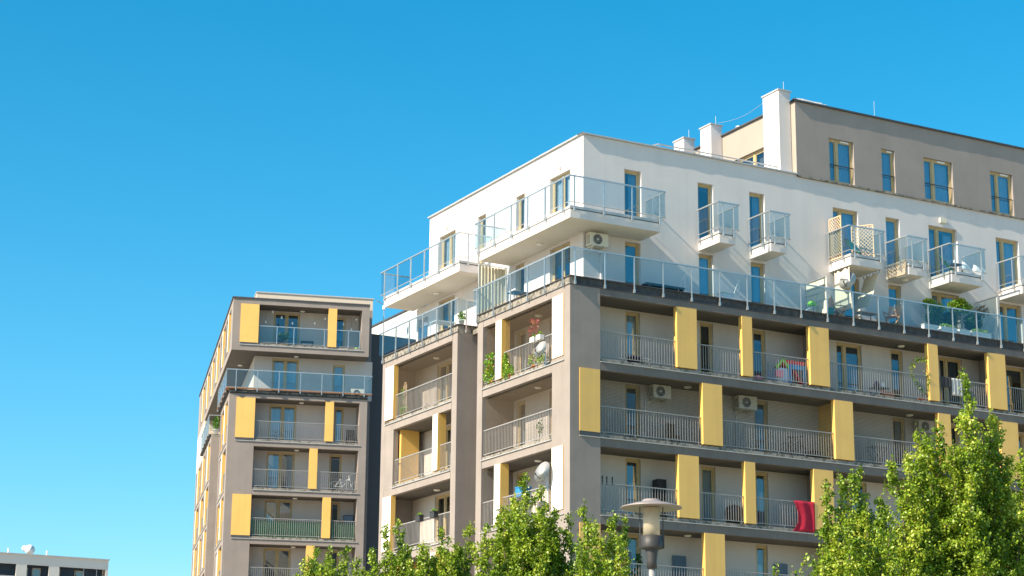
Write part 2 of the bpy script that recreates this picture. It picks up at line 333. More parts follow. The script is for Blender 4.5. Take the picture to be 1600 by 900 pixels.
# ------------------------------------------------------------------ ground and road
g = MB(); g.quad((-2500, -2500, 0), (2500, -2500, 0), (2500, 2500, 0), (-2500, 2500, 0)); tag(g.build('ground', 'ground'), None, None, kind='structure')
g = MB(); g.quad((-200, -9, .004), (200, -9, .004), (200, -1.5, .004), (-200, -1.5, .004)); tag(g.build('road', 'tar'), None, None, kind='structure')
g = MB()
for i in range(34): g.box(-200+12*i, -197+12*i, -5.35, -5.2, .004, .008)
tag(g.build('road_markings', 'white_pl'), None, None, kind='structure')
g = MB(); g.box(-200, 200, -1.5, -1.3, 0, .12); tag(g.build('kerb', 'farp'), None, None, kind='structure')
g = MB(); g.quad((-60, 25, .004), (60, 25, .004), (60, 64, .004), (-60, 64, .004)); tag(g.build('lawn', 'lawn'), None, None, kind='structure')
# ------------------------------------------------------------------ main apartment block (local x along the shaded front, y along the sunny side)
A = empty('apartment_building', FM.o, YM, 'large grey and white apartment block with sunlit left side, corner glass terraces and yellow panels', 'apartment building')
TOPS = [20.87-2.99*j for j in range(7)]          # tops of the loggia openings
XE = 34.0; D = 1.5
# --- grey shell
m = MB()
fas = lambda j: (TOPS[j]-2.99+2.99, )
def solid(ax, c, u0, u1, z0, z1, th=.25): bx(m, ax, u0, u1, c, c+th, z0, z1)
# corner pier (x 0..1.36, y 0..1.36 hollow square), with openings behind the wide panels
m.quad((0, 0, 0), (1.36, 0, 0), (1.36, 0, 21.14), (0, 0, 21.14)); m.quad((0, 0, 0), (0, 1.38, 0), (0, 1.38, 21.14), (0, 0, 21.14))
m.quad((1.36, 0, 0), (1.36, 1.5, 0), (1.36, 1.5, 21.14), (1.36, 0, 21.14)); m.quad((0, 1.38, 0), (1.5, 1.38, 0), (1.5, 1.38, 21.14), (0, 1.38, 21.14))
for j, t in enumerate(TOPS):
    zt = 21.14 if j == 0 else t+.33
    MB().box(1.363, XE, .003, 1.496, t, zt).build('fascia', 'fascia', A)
    m.box(.003, 1.497, 1.383, 7.15, t+.003, zt-.003)          # slab, side bay
    m.box(.003, 1.497, 10.0, 16.62, t+.003, zt-.003)
A_w = None
# side piers
m.box(0, 1.5, 7.18, 7.65, 0, 21.14); m.box(0, 1.5, 9.5, 9.97, 0, 21.14); m.box(0, 1.5, 16.63, 17.0, 0, 21.14)
m.box(.0, .25, 15.70, 16.628, TOPS[1], TOPS[0]-2.66); 
for j in (1, 3, 5): m.box(.002, .25, 15.70, 16.628, TOPS[j]-2.66, TOPS[j]-.002)
m.quad((1.45, 7.65, 0), (1.45, 9.5, 0), (1.45, 9.5, 21.10), (1.45, 7.65, 21.10))
m.box(1.5, 14, 16.8, 17.0, 0, 21.14)
m.build('facade_wall', 'grey', A)
# --- loggia back walls with window openings
BW = {0: [(3.46, 4.16), (7.05, 7.72), (9.71, 10.36), (14.05, 15.43), (17.02, 17.69), (19.72, 21.04), (23.6, 24.7), (27.2, 28.3)],
      1: [(3.44, 4.14), (9.69, 10.40), (14.10, 14.80), (16.98, 17.66), (20.0, 20.7), (24.0, 25.3)],
      2: [(3.43, 4.14), (7.02, 7.72), (9.69, 10.33), (14.05, 15.43), (17.02, 17.69), (19.72, 21.04), (23.6, 24.7)],
      3: [(3.46, 4.12), (9.64, 10.22), (14.10, 14.80), (16.98, 17.66), (20.0, 20.7), (24.0, 25.3)]}
LW = {0: [(2.55, 4.20), (6.20, 6.95), (10.1, 10.7), (12.78, 14.40)], 1: [(2.55, 4.20), (6.20, 6.95), (10.35, 11.0), (12.78, 14.40)]}
def rwins(j): return BW[j if j < 4 else 2+j % 2]
for j in range(7):
    bw = MB(); bw2 = MB(); bw3 = MB(); z0, z1 = TOPS[j]-2.66, TOPS[j]
    wall(bw, 'R', D, 1.36, XE, z0, z1+.0, [(a, b, z0+.02, z1-.06) for a, b in rwins(j)], .14)
    wall(bw2, 'L', D, 1.38, 7.18, z0, z1, [(a, b, z0+.02, z1-.10) for a, b in LW[0] if b < 7.2], .14)
    wall(bw3, 'L', D, 9.97, 16.63, z0, z1, [(a, b, z0+.02, z1-.10) for a, b in LW[j % 2] if a > 9], .14)
    for q_ in (bw, bw2, bw3): q_.build('loggia_wall', 'back', A)
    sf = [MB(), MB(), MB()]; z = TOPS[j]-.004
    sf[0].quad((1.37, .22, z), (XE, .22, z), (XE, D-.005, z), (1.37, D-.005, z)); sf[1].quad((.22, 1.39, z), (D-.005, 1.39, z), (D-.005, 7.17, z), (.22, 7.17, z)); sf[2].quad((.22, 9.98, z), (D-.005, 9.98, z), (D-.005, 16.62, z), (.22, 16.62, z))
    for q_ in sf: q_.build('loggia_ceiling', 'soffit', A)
# room core behind all windows
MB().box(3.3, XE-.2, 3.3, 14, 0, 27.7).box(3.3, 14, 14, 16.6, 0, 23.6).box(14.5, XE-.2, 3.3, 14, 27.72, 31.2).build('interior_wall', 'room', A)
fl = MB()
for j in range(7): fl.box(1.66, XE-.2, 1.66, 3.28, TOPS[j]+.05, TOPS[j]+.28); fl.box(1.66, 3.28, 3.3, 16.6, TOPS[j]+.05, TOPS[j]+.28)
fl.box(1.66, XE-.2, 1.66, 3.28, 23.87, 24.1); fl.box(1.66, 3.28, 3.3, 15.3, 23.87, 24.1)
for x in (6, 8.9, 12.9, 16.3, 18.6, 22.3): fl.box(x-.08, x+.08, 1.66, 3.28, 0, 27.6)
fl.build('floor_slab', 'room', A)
# windows of the loggias
curt = {(0, 0): 1, (0, 3): 'grey', (1, 0): 0, (2, 0): 'half', (2, 1): 1, (2, 2): 'half', (3, 0): 0, (0, 1): 0, (0, 2): 0}
bl = {(0, 3): .22, (0, 4): .28, (0, 2): .2, (2, 0): .35, (1, 1): .9, (3, 1): .3, (0, 6): .25}
for j in range(5):
    z0, z1 = TOPS[j]-2.64, TOPS[j]-.06
    for i, (a, b) in enumerate(rwins(j)):
        if a > 26 or (j == 4 and a > 12): continue
        window(A, 'R', D, a, b, z0, z1, .36, curt.get((j, i), (1, 0, 'half', 'grey', 1, 0, 'half')[(i*2+j*3) % 7]), bl.get((j, i), (0, .3, 0, .15, .45)[(i+j*2) % 5]))
    for a, b in [q for q in LW[0] if q[1] < 7.2]+[q for q in LW[j % 2] if q[0] > 9]:
        window(A, 'L', D, a, b, z0, z1-.04, .5, (1, 'half', 0)[(j+int(a)) % 3], (0, .2, 0)[(j+int(a*2)) % 3])
# --- ledges, dark dirty upstands, yellow panels, railings
for j in range(7):
    led = [MB(), MB(), MB()]; ups = [MB(), MB(), MB()]; zb = TOPS[j]-2.66                              # lip of the ledge
    xs = .42 if j % 2 else 1.36
    led[0].box(xs, XE, -.055, .0, zb-.015, zb+.012); ups[0].box(xs, XE, .03, .2, zb+.012, zb+.15)
    ys = 1.38 if j % 2 else .42
    led[1].box(-.055, .0, ys, 7.2, zb-.015, zb+.012); ups[1].box(.03, .2, max(ys, 1.385), 7.17, zb+.012, zb+.15)
    ye = 16.6 if j % 2 == 0 else 15.7
    led[2].box(-.055, .0, 9.97, ye, zb-.015, zb+.012); ups[2].box(.03, .2, 9.975, ye-.0, zb+.012, zb+.15)
    for q_ in led: q_.build('ledge', 'cap', A)
    for q_ in ups: q_.build('ledge_bed', 'sill', A)
def panel(u0, u1, z0, z1, ax='R', deep=.20, full=False):
    m = MB(); bx(m, ax, u0, u1, -.035, deep, z0, z1); return m.build('yellow_panel', 'yellow', A)
PR = {0: [(4.92, 5.87), (8.08, 8.58), (11.49, 12.48), (17.81, 18.34), (21.18, 22.16), (25.4, 26.3)], 1: [(.42, 1.33), (6.10, 7.04), (12.66, 13.62), (18.22, 18.88), (21.67, 22.69), (26, 27)]}
for j in range(5):
    zt, zb = TOPS[j]-.003, TOPS[j]-2.47
    for a, b in PR[j % 2]:
        if j == 4 and a > 8: continue
        panel(a, b, zb, zt, deep=-.006 if b < 1.36 else .20)
        if b < 1.36: MB().box(a, b, -.03, -.004, zb-.15, zb-.01).build('panel_base', 'dcap', A)
    # partitions behind
    x = 12.3 if j % 2 == 0 else 13.0
    MB().box(x, x+.12, .2 if j % 2 == 0 else .21, D-.006, zb-.17, zt).build('partition', 'yellow' if j % 2 else 'grey', A)
    x = 22.0; MB().box(x, x+.12, .21, D-.006, zb-.17, zt).build('partition', 'grey', A)
    xs = [q for q in PR[j % 2] if q[1] > 1.36]; u = 1.38
    for a, b in xs+[(29, 29)]:
        if a-u > .3 and (j < 4 or u < 13): railing(A, 'R', .10, u, a-.0, TOPS[j]-2.42, TOPS[j]-1.38)
        u = b
    # side elevation
    if j % 2 == 0:
        for a, b, q in ((.46, 1.33, -.006), (5.48, 6.0, .36), (15.73, 16.61, .20)):
            MB().box(-.035, -.003 if q < 0 else q, a, b, zb, zt).build('yellow_panel', 'yellow', A)
            MB().box(-.040, -.0365, a+.01, b-.01, zb+.01, zt-.01).build('panel_face', 'wpanel', A)
        rs = [(1.40, 5.46), (6.02, 7.16), (9.99, 15.71)]
    else:
        MB().box(-.035, .36, 11.17, 11.68, zb, zt).build('yellow_panel', 'yellow', A)
        MB().box(-.040, -.0365, 11.18, 11.67, zb+.01, zt-.01).build('panel_face', 'wpanel', A)
        MB().box(.3, 1.2, 15.5, 15.66, zb-.15, zt).build('partition', 'yellow', A)
        rs = [(1.40, 7.16), (9.99, 11.15), (11.70, 15.66)]
    for a, b in rs: railing(A, 'L', .10, a, b, TOPS[j]-2.42, TOPS[j]-1.38)
# netting over some loggias
for (a, b, j, ax) in ((1.4, 6.1, 1, 'R'), (7.05, 12.65, 1, 'R'), (13.63, 18.2, 1, 'R'), (1.4, 7.15, 0, 'L'), (1.4, 7.15, 1, 'L'), (9.99, 15.7, 0, 'L')):
    n_ = MB(); n_.quad(P(ax, a, .16, TOPS[j]-2.5), P(ax, b, .16, TOPS[j]-2.5), P(ax, b, .16, TOPS[j]-.01), P(ax, a, .16, TOPS[j]-.01)); n_.build('bird_net', 'net', A)
# loggia lights
for x, y, z in ((13.2/1, 0, 0),): pass
for y, j in ((4.05, 0), (13.3, 0), (4.05, 1), (4.03, 2), (13.0, 2), (10.4, 1)): ceil_light(A, .9, y, TOPS[j]-.01)
for x, j in ((17.09, 0), (6.0, 1), (17.4, 1), (5.9, 3)): ceil_light(A, x, .87, TOPS[j]-.01)
# --- terrace (storey above the grey block)
m = MB()
m.box(.02, 1.6, 1.6, 7.63, 21.142, 21.50); m.box(.003, .3, .02, 1.6, 21.142, 21.50); m.box(.7, 1.6, 7.63, 9.52, 21.10, 21.30); m.box(1.6, 3.2, 7.63, 9.52, 21.10, 21.3)
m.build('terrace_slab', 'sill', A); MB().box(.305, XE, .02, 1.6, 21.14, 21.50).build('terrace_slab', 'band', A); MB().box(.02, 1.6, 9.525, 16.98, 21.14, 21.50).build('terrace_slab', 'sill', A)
m = MB(); m2 = MB(); m.box(-.05, XE, -.05, .02, 21.47, 21.51); m.box(-.05, .02, .02, 7.7, 21.472, 21.508); m2.box(-.05, .02, 9.46, 17.03, 21.47, 21.51); m2.box(.02, 1.6, 9.46, 9.52, 21.47, 21.508)
m.box(-.03, XE, -.03, .018, 21.145, 21.175); m.box(-.03, .018, .02, 7.7, 21.145, 21.175); m2.box(-.03, .018, 9.46, 17.03, 21.145, 21.175); m.build('terrace_trim', 'dcap', A); m2.build('terrace_trim', 'dcap', A)
o = -.075
px_ = [.18+1.36*i for i in range(18)]
glass_rail(A, [(XE-8, o), (o, o), (o, 7.92)], [(x, o, 0, -1) for x in px_]+[(o, y, -1, 0) for y in (.43, 1.84, 3.23, 4.66, 6.11, 7.58)], 21.56, 22.58, 21.16)
glass_rail(A, [(1.4, 9.42), (o, 9.42), (o, 17.3)], [(o, y, -1, 0) for y in (9.95, 11.36, 12.75, 14.1, 15.5, 16.87)]+[(.36, 9.42, 0, -1)], 21.56, 22.58, 21.16)
# --- white upper storeys
UW = [(3.46, 4.27), (7.07, 7.84), (9.70, 10.48), (14.13, 15.5), (17.05, 17.82), (19.48, 21.13), (23.43, 24.8)]
LWU = [(2.55, 4.21), (6.36, 7.12), (9.87, 10.62), (12.78, 14.40)]
m = MB()
ho = [(a, b, 24.30, 26.83) for a, b in UW]+[(a, b-.06, 21.42, 23.74) for a, b in UW]
ha = [(14.03, 15.40, 27.98, 30.0), (16.95, 17.70, 27.98, 30.0), (19.37, 21.05, 27.98, 30.0), (23.30, 24.65, 27.98, 30.0), (27.4, 28.7, 27.98, 30)]
wall(m, 'R', D, D, XE, 21.3, 27.98, ho, .2)
wall(m, 'L', D, D, 15.45, 21.3, 27.98, [(a, b, 24.30, 26.80) for a, b in LWU]+[(a, b, 21.42, 23.74) for a, b in LWU], .2)
m.quad((D, 15.45, 23.8), (14, 15.45, 23.8), (14, 15.45, 27.98), (D, 15.45, 27.98)); m.box(D, 3.2, 15.45, 16.65, 21.3, 21.5); m.box(D, 3.2, 15.452, 16.65, 23.3, 23.83); m.box(D, 1.8, 16.5, 16.65, 21.5, 23.3); m.quad((2.2, 15.45, 21.5), (2.2, 16.5, 21.5), (2.2, 16.5, 23.3), (2.2, 15.45, 23.3)); m.quad((D, 15.45, 21.5), (2.2, 15.45, 21.5), (2.2, 15.45, 23.3), (D, 15.45, 23.3))
m.quad((D, D, 27.6), (XE, D, 27.6), (XE, 15.45, 27.6), (D, 15.45, 27.6)); m.quad((XE, D, 0), (XE, 15.45, 0), (XE, 15.45, 31.3), (XE, D, 31.3)); m.quad((D, 15.45, 0), (XE, 15.45, 0), (XE, 15.45, 27.9), (D, 15.45, 27.9))
m.quad((D+.3, D+.3, 27.6), (12.2, D+.3, 27.6), (12.2, D+.3, 27.97), (D+.3, D+.3, 27.97)); m.quad((D+.3, D+.3, 27.6), (D+.3, 15.4, 27.6), (D+.3, 15.4, 27.97), (D+.3, D+.3, 27.97))
m.build('upper_wall', 'white', A)
for i, (a, b) in enumerate(UW):
    window(A, 'R', D, a, b, 24.30, 26.83, .36, ('half', 0, 'half', 1, 1, 'half', 1)[i], (0, .12, 0, 0, 0, .1, 0)[i], d=.18, gl='pane2')
    if i < 6: window(A, 'R', D, a, b-.06, 21.42, 23.74, .36, (0, 1, 'half', 0, 1, 'half')[i], (.3, 0, 0, .2, .4, 0)[i], d=.18, gl='pane2')
window(A, 'R', D, 23.43, 24.74, 21.42, 23.74, .36, 0, 0, d=.18, gl='pane2')
for i, (a, b) in enumerate(LWU):
    window(A, 'L', D, a, b, 24.30, 26.80, .5, 1, 0, d=.18); window(A, 'L', D, a, b, 21.42, 23.74, .5, 0, 0, d=.18)
MB().box(1.52, 1.6, 15.62, 16.4, 21.5, 22.9).build('side_door', 'pane', A)
coping(A, 'parapet_coping', 'cap', [((1.40, 1.40), (0, 1)), ((12.22, 1.40), (0, 1))], .42, 27.985, 28.04)
coping(A, 'parapet_coping', 'cap', [((1.40, 1.82), (1, 0)), ((1.40, 15.5), (1, 0))], .42, 27.985, 28.04)
coping(A, 'attic_ledge', 'sill', [((12.24, 1.40), (0, 1)), ((XE, 1.40), (0, 1))], .095, 27.90, 27.975, .012)
# --- set-back attic with flues
m = MB(); wall(m, 'R', D, 12.25, XE, 27.98, 31.36, ha, .2); m.box(12.25, XE, 14, 14.2, 27.6, 31.36); m.quad((12.25, 1.5, 31.2), (XE, 1.5, 31.2), (XE, 14, 31.2), (12.25, 14, 31.2)); m.build('attic_wall', 'attic', A)
m = MB(); wall(m, 'L', 12.25, D, 14, 27.62, 31.36, [(3.0, 6.2, 28.1, 29.95)], .2); m.build('attic_side_wall', 'beige2', A)
MB().box(12.6, 14.4, 1.9, 6.5, 27.65, 31.1).build('interior_wall', 'room', A)
window(A, 'L', 12.25, 3.0, 6.2, 28.1, 29.95, .55, 0, 0, d=.16)
for a, b, e, f in ha[:4]: window(A, 'R', D, a, b, e, f, .36, 1, 0, bar=True, d=.15, gl='pane2')
coping(A, 'attic_coping', 'dcap', [((12.15, 1.40), (0, 1)), ((XE, 1.40), (0, 1))], .3, 31.362, 31.43)
coping(A, 'attic_coping', 'dcap', [((12.15, 1.70), (1, 0)), ((12.15, 14), (1, 0))], .3, 31.362, 31.43)
for x0, x1, y0, y1, z1 in ((11.60, 12.22, 1.80, 2.96, 31.86), (11.62, 12.22, 7.03, 7.88, 31.86), (11.62, 12.22, 9.25, 10.1, 31.86)):
    s_ = MB().box(x0, x1, y0, y1, 27.62, z1).build('chimney_stack', 'white', A); MB().box(x0-.05, x1+.05, y0-.05, y1+.05, z1, z1+.06).build('stack_cap', 'cap', s_)
    MB().tube((x1-.15, y0+.25, z1), (x1-.15, y0+.25, z1+.55), .012, 5).build('lightning_rod', 'metal', s_)
MB().lathe([(.13, 31.4), (.13, 31.75), (.17, 31.76), (.17, 31.84), (.0, 31.9)], (12.9, 6.6, 0), 14).build('vent_pipe', 'cap', A, True)
MB().lathe([(0, 0), (.16, .02), (.19, .5), (.17, 1.0), (.18, 1.5), (0, 1.52)], (12.5, 1.95, 31.55), 12, 'x').tube((14.0, 1.95, 31.6), (14.3, 1.9, 31.7), .02).build('roof_sheet_roll', 'foil', A)
MB().tube((13.6+3.3, 1.8, 31.4), (16.9, 1.8, 32.3), .010, 5).build('lightning_rod', 'metal', A)
w_ = MB()
for i in range(12):
    t0, t1 = i/12, (i+1)/12; f = lambda t: (12.0+.0*t, 7.0-4.1*t, 31.95+.03-0.45*math.sin(math.pi*t)*.6)
    w_.tube(f(t0), f(t1), .010, 4)
w_.build('lightning_cable', 'metal', A)
m = MB(); m.tube((5.3, 1.75, 28.28), (11.5, 1.75, 28.28), .03); m.tube((5.3, 1.75, 28.28), (5.0, 1.95, 28.2), .03)
for i in range(7): m.tube((5.35+i, 1.75, 28.02), (5.35+i, 1.75, 28.28), .015)
m.build('roof_rail', 'metal', A)
MB().box(20.12, 20.48, 1.40, 1.5, 27.02, 27.24).build('vent_box', 'cream', A)
MB().box(2.75, 3.0, 1.42, 1.5, 24.4, 26.6).build('downpipe', 'white', A) if False else None
# lights over the upper doors
for y in (3.3, 13.55): MB().box(1.38, 1.5, y-.05, y+.05, 26.98, 27.02).box(1.38, 1.42, y-.05, y+.05, 27.02, 27.18).build('wall_lamp', 'acw', A)
# --- balconies of the white storeys
def balcony(rects, pts, posts, lights=()):
    s_ = MB()
    for x0, x1, y0, y1 in rects: s_.box(x0, x1, y0, y1, 23.85, 24.20)
    b = s_.build('balcony', 'white', A)
    t = MB()
    for k, (x0, x1, y0, y1) in enumerate(rects): t.box(x0+(.03 if k or len(rects) == 1 else .03), x1-.03, y0+.03, y1-.0, 24.203, 24.235)
    t.build('balcony_joint', 'dcap', b)
    t = MB()
    for k, (x0, x1, y0, y1) in enumerate(rects): t.box(x0-.012, x1-.012 if k else x1+.012, y0-.012 if not k else y0, y1-.0, 24.237, 24.345)
    t.build('balcony_floor', 'cap', b)
    u = MB()
    for x0, x1, y0, y1 in rects: u.quad((x0+.02, y0+.02, 23.847), (x1-.02, y0+.02, 23.847), (x1-.02, y1-.004, 23.847), (x0+.02, y1-.004, 23.847))
    u.build('balcony_soffit', 'wsoffit', b)
    for x, y in lights: ceil_light(b, x, y, 23.845)
    glass_rail(A, pts, posts, 24.50, 25.52, 24.13, 24.47)
q = -.075
balcony([(0, 4.22, 0, 1.498), (0, 1.498, 1.4985, 7.6)], [(4.42, 1.45), (4.42, q), (q, q), (q, 7.9), (1.45, 7.9)], [(x, q, 0, -1) for x in (.15, 1.5, 2.82, 4.14)]+[(4.36, .75, 1, 0)]+[(q, y, -1, 0) for y in (.44, 1.84, 3.26, 4.66, 6.13, 7.57)], [(.85, 3.9)])
balcony([(0, 1.498, 9.45, 17.0)], [(1.45, 9.35), (q, 9.35), (q, 17.3), (1.45, 17.3)], [(q, y, -1, 0) for y in (9.85, 11.3, 12.72, 14.1, 15.48, 16.87)]+[(.38, 9.35, 0, -1), (1.15, 9.35, 0, -1)], [(.88, 13.35)])
for i, (x0, x1) in enumerate(((7.07, 7.86), (9.66, 10.46), (13.83, 15.48), (16.97, 17.84), (19.37, 21.14), (23.44, 25.1))):
    e = .17
    ps = [(x0+.16, q, 0, -1), (x1-.10, q, 0, -1)]+([] if x1-x0 < 1.2 else [])
    balcony([(x0, x1, 0, 1.498)], [(x0-.10, 1.45), (x0-.10, q), (x1+e, q), (x1+e, 1.45)], ps+[(x0-.08, .45, -1, 0), (x0-.08, 1.35, -1, 0), (x1+e-.06, 1.25, 1, 0)], [((x0+x1)/2, .8)] if i in (3,) else [])
# terrace dividers
for x, top in ((12.52, 23.15), (21.93, 23.5)):
    f_ = MB(); f_.bar((x, .02, top), (x, 1.45, top), .05, .04); f_.bar((x, .02, 21.55), (x, 1.45, 21.55), .05, .04); f_.tube((x, .03, 21.5), (x, .03, top), .025); f_.tube((x, .75, 21.5), (x, .75, top), .015); f_.tube((x, 1.45, 21.5), (x, 1.45, top), .025)
    if x < 20:
        for zz in (22.2, 22.55, 22.8): f_.bar((x-.01, .05, zz), (x-.01, 1.45, zz), .02, .05)
    f_ = f_.build('terrace_divider', 'glint', A); MB().quad((x, .05, 21.6), (x, 1.43, 21.6), (x, 1.43, top-.03), (x, .05, top-.03)).build('divider_panel', 'cream' if x < 20 else 'frost', f_)
for x in (5.6, 8.25, 16.4): MB().tube((x-.18, .75, 21.5), (x, .35, 22.5), .018).tube((x, .35, 21.5), (x, .35, 22.5), .018).build('rail_brace', 'white_pl', A)
# --- dark linking wing between the block and the tower
WX, WY, WZ, WW, WT = 13.45, 47.8, 30.45, 3.23, 32.68
W = empty('rear_wing', FM.w(WX, WY, 0), YM, 'dark grey rear wing with white top storey in the gap between tower and block', 'building')
MB().box(0, 8, 0, 9, 0, WZ).build('wall', 'navy', W)
u_ = MB().box(WW, 9, .0, 7.2, WZ+.005, WT).build('upper_wall', 'wall2', W)
MB().box(WW-.1, 9, -.1, 7.3, WT+.002, WT+.09).build('coping', 'dcap', u_)
an = empty('roof_antenna', FM.w(14.85, 49, 30.45), YM, 'small antenna mast on the roof just right of the tower', 'antenna')
pass
MB().tube((0, 0, 0), (0, 0, 2.7), .03).build('mast', 'metal', an)
a_ = MB().tube((-.55, 0, 2.55), (.3, 0, 2.25), .02)
for i in range(5): a_.tube((-.5+.17*i, -.16, 2.53-.06*i), (-.5+.17*i, .16, 2.53-.06*i), .012)
a_.build('antenna_boom', 'metal', an); MB().lathe([(0, 0), (.10, .02), (.1, .3), (0, .32)], (0, 0, 2.0), 8).build('amplifier', 'white_pl', an)
# ------------------------------------------------------------------ the tower on the left
T = empty('apartment_tower', FB.o, YB, 'narrower grey tower at left with a jutting box top storey above a glazed terrace', 'apartment building')
BT = [25.47-2.97*j for j in range(9)]
m = MB()
# front frame: piers, fascias
m.box(0, 1.6, 0, .25, 0, 25.70) if False else None
m.quad((0, 0, 0), (1.6, 0, 0), (1.6, 0, 25.7), (0, 0, 25.7)); m.quad((1.6, 0, 0), (1.6, 1.5, 0), (1.6, 1.5, 25.7), (1.6, 0, 25.7))
m.box(8.02, 8.49, 0, 1.9, 0, 25.7)
for j, t in enumerate(BT):
    zt = 25.7 if j == 0 else t+.30
    m.box(1.603, 8.018, .003, 1.5, t, zt)
m.box(8.49, 8.94, 2.0, 14, 0, 31.9)
# sunny side: two bays
def sidebay(y0, y1, opens):
    zs = [(t-2.67, t) for t in BT]
    wall(m, 'L', 0, y0, y1, 0, 25.7, [(a, b, e, f) for a, b in opens for e, f in zs], 1.4)
sidebay(0, 7.0, [(1.0, 6.5)])
sidebay(15.5, 32.0, [(16.2, 20.8), (21.3, 26.0), (26.5, 31.2)])
m.quad((0, 7.0, 0), (3, 7.0, 0), (3, 7.0, 25.7), (0, 7.0, 25.7)); m.quad((0, 15.5, 0), (3, 15.5, 0), (3, 15.5, 25.7), (0, 15.5, 25.7)); m.quad((3, 7, 0), (3, 15.5, 0), (3, 15.5, 25.7), (3, 7, 25.7))
m.quad((0, 32, 0), (9, 32, 0), (9, 32, 31.7), (0, 32, 31.7))
# box storey
m.quad((0, 0, 28.42), (8.49, 0, 28.42), (8.49, 0, 28.78), (0, 0, 28.78)); m.quad((0, 0, 31.38), (8.49, 0, 31.38), (8.49, 0, 31.70), (0, 0, 31.70)); m.quad((0, 0, 28.78), (1.62, 0, 28.78), (1.62, 0, 31.38), (0, 0, 31.38)); m.quad((8.02, 0, 28.78), (8.49, 0, 28.78), (8.49, 0, 31.38), (8.02, 0, 31.38))
m.quad((1.62, 0, 28.78), (1.62, 1.5, 28.78), (1.62, 1.5, 31.38), (1.62, 0, 31.38)); m.quad((8.02, 0, 28.78), (8.02, 1.5, 28.78), (8.02, 1.5, 31.38), (8.02, 0, 31.38)); m.quad((8.49, 0, 28.42), (8.49, 2, 28.42), (8.49, 2, 31.7), (8.49, 0, 31.7))
m.quad((1.62, .0, 28.78), (8.02, .0, 28.78), (8.02, 1.5, 28.78), (1.62, 1.5, 28.78))
wall(m, 'L', 0, 0, 32, 28.42, 31.70, [(a, a+4.0, 28.85, 31.36) for a in (1.5, 5.9, 10.8, 15.7, 20.5, 25.4)], 1.4)
m.quad((.3, .3, 31.45), (8.4, .3, 31.45), (8.4, 32, 31.45), (.3, 32, 31.45))
m.build('facade_wall', 'grey', T)
m = MB(); m.quad((0, 0, 28.415), (8.49, 0, 28.415), (8.49, 32, 28.415), (0, 32, 28.415))
for t in BT[:6]: m.quad((1.61, .25, t-.004), (8.01, .25, t-.004), (8.01, 1.49, t-.004), (1.61, 1.49, t-.004))
m.quad((1.63, .0, 31.376), (8.01, .0, 31.376), (8.01, 1.49, 31.376), (1.63, 1.49, 31.376)); m.build('soffit', 'soffit', T)
# recessed walls
m = MB(); TW = {0: [(2.6, 4.28), (6.66, 7.24)], 1: [(2.55, 4.29), (6.43, 7.21)], 2: [(2.55, 4.24), (6.60, 7.17)], 3: [(2.59, 4.26), (6.43, 7.21)]}
for j in range(6): wall(MB(), 'R', D, 1.6, 8.02, BT[j]-2.67, BT[j], [(a, b, BT[j]-2.6, BT[j]-.05) for a, b in TW[j % 4]], .14).build('loggia_wall', 'back', T)
wall(m, 'R', D, 1.62, 8.02, 28.78, 31.38, [(2.66, 4.3, 28.85, 31.30), (6.45, 7.18, 28.85, 31.2)], .14)
m.build('loggia_wall', 'back', T)
m = MB(); wall(m, 'R', 1.4, 1.55, 8.94, 25.9, 28.41, [(2.67, 4.32, 25.98, 28.33), (6.45, 7.22, 25.98, 28.12)], .14); m.quad((1.55, 1.4, 25.9), (1.55, 15.3, 25.9), (1.55, 15.3, 28.41), (1.55, 1.4, 28.41)); m.quad((3, 15.3, 25.7), (0, 24, 25.7), (0, 24, 28.41), (3, 15.3, 28.41)) if False else None
m.quad((1.55, 15.3, 25.9), (1.55, 24, 25.9), (1.55, 24, 28.41), (1.55, 15.3, 28.41)); m.build('terrace_wall', 'back', T)
MB().box(.0, 1.55, 24, 32, 25.7, 28.41).build('side_wall', 'beige', T)
MB().box(1.7, 8.4, 3.2, 31.5, 0, 31.3).build('interior_wall', 'room', T)
for j in range(5):
    for i, (a, b) in enumerate(TW[j % 4]): window(T, 'R', D, a, b, BT[j]-2.6, BT[j]-.05, .5, {(0, 0): 1, (0, 1): 1, (1, 0): 'half'}.get((j, i), 0), .9 if (j, i) == (1, 1) else 0)
window(T, 'R', D, 2.66, 4.3, 28.85, 31.30, .5, 0, .15); window(T, 'R', D, 6.45, 7.18, 28.85, 31.2, .5, 0, 0)
window(T, 'R', 1.4, 2.67, 4.32, 25.98, 28.33, .5, 1); window(T, 'R', 1.4, 6.45, 7.22, 25.98, 28.12, .5, 1)
for j in range(6):
    led = MB(); ups = MB(); l2 = MB(); l3 = MB(); zb = BT[j]-2.67; a0 = .45 if j % 2 == 0 else 1.6
    led.box(a0, 8.1, -.06, 0, zb-.02, zb+.015); ups.box(max(a0, 1.61), 8.015, .03, .2, zb+.015, zb+.15)
    l2.box(-.06, 0, .9, 6.6, zb-.02, zb+.015); l3.box(-.06, 0, 16.1, 31.3, zb-.02, zb+.015)
    for q_ in (led, l2, l3): q_.build('ledge', 'cap', T)
    ups.build('ledge_bed', 'sill', T)
led = MB(); ups = MB(); led.box(.45, 8.1, -.06, 0, 28.76, 28.80); ups.box(1.63, 8.01, .03, .2, 28.80, 28.92); led.build('ledge', 'cap', T); ups.build('ledge_bed', 'sill', T)
def tp(u0, u1, z0, z1, ax='R', deep=.2): 
    k = MB(); bx(k, ax, u0, u1, -.035, deep, z0, z1); return k.build('yellow_panel', 'yellow', T)
def tbase(u0, u1, z): MB().box(u0, u1, -.028, -.004, z-.13, z-.01).build('panel_base', 'dcap', T)
tp(.47, 1.60, 28.93, 31.36, deep=-.004); tbase(.5, 1.5, 28.93); tp(5.92, 6.44, 28.92, 31.37)
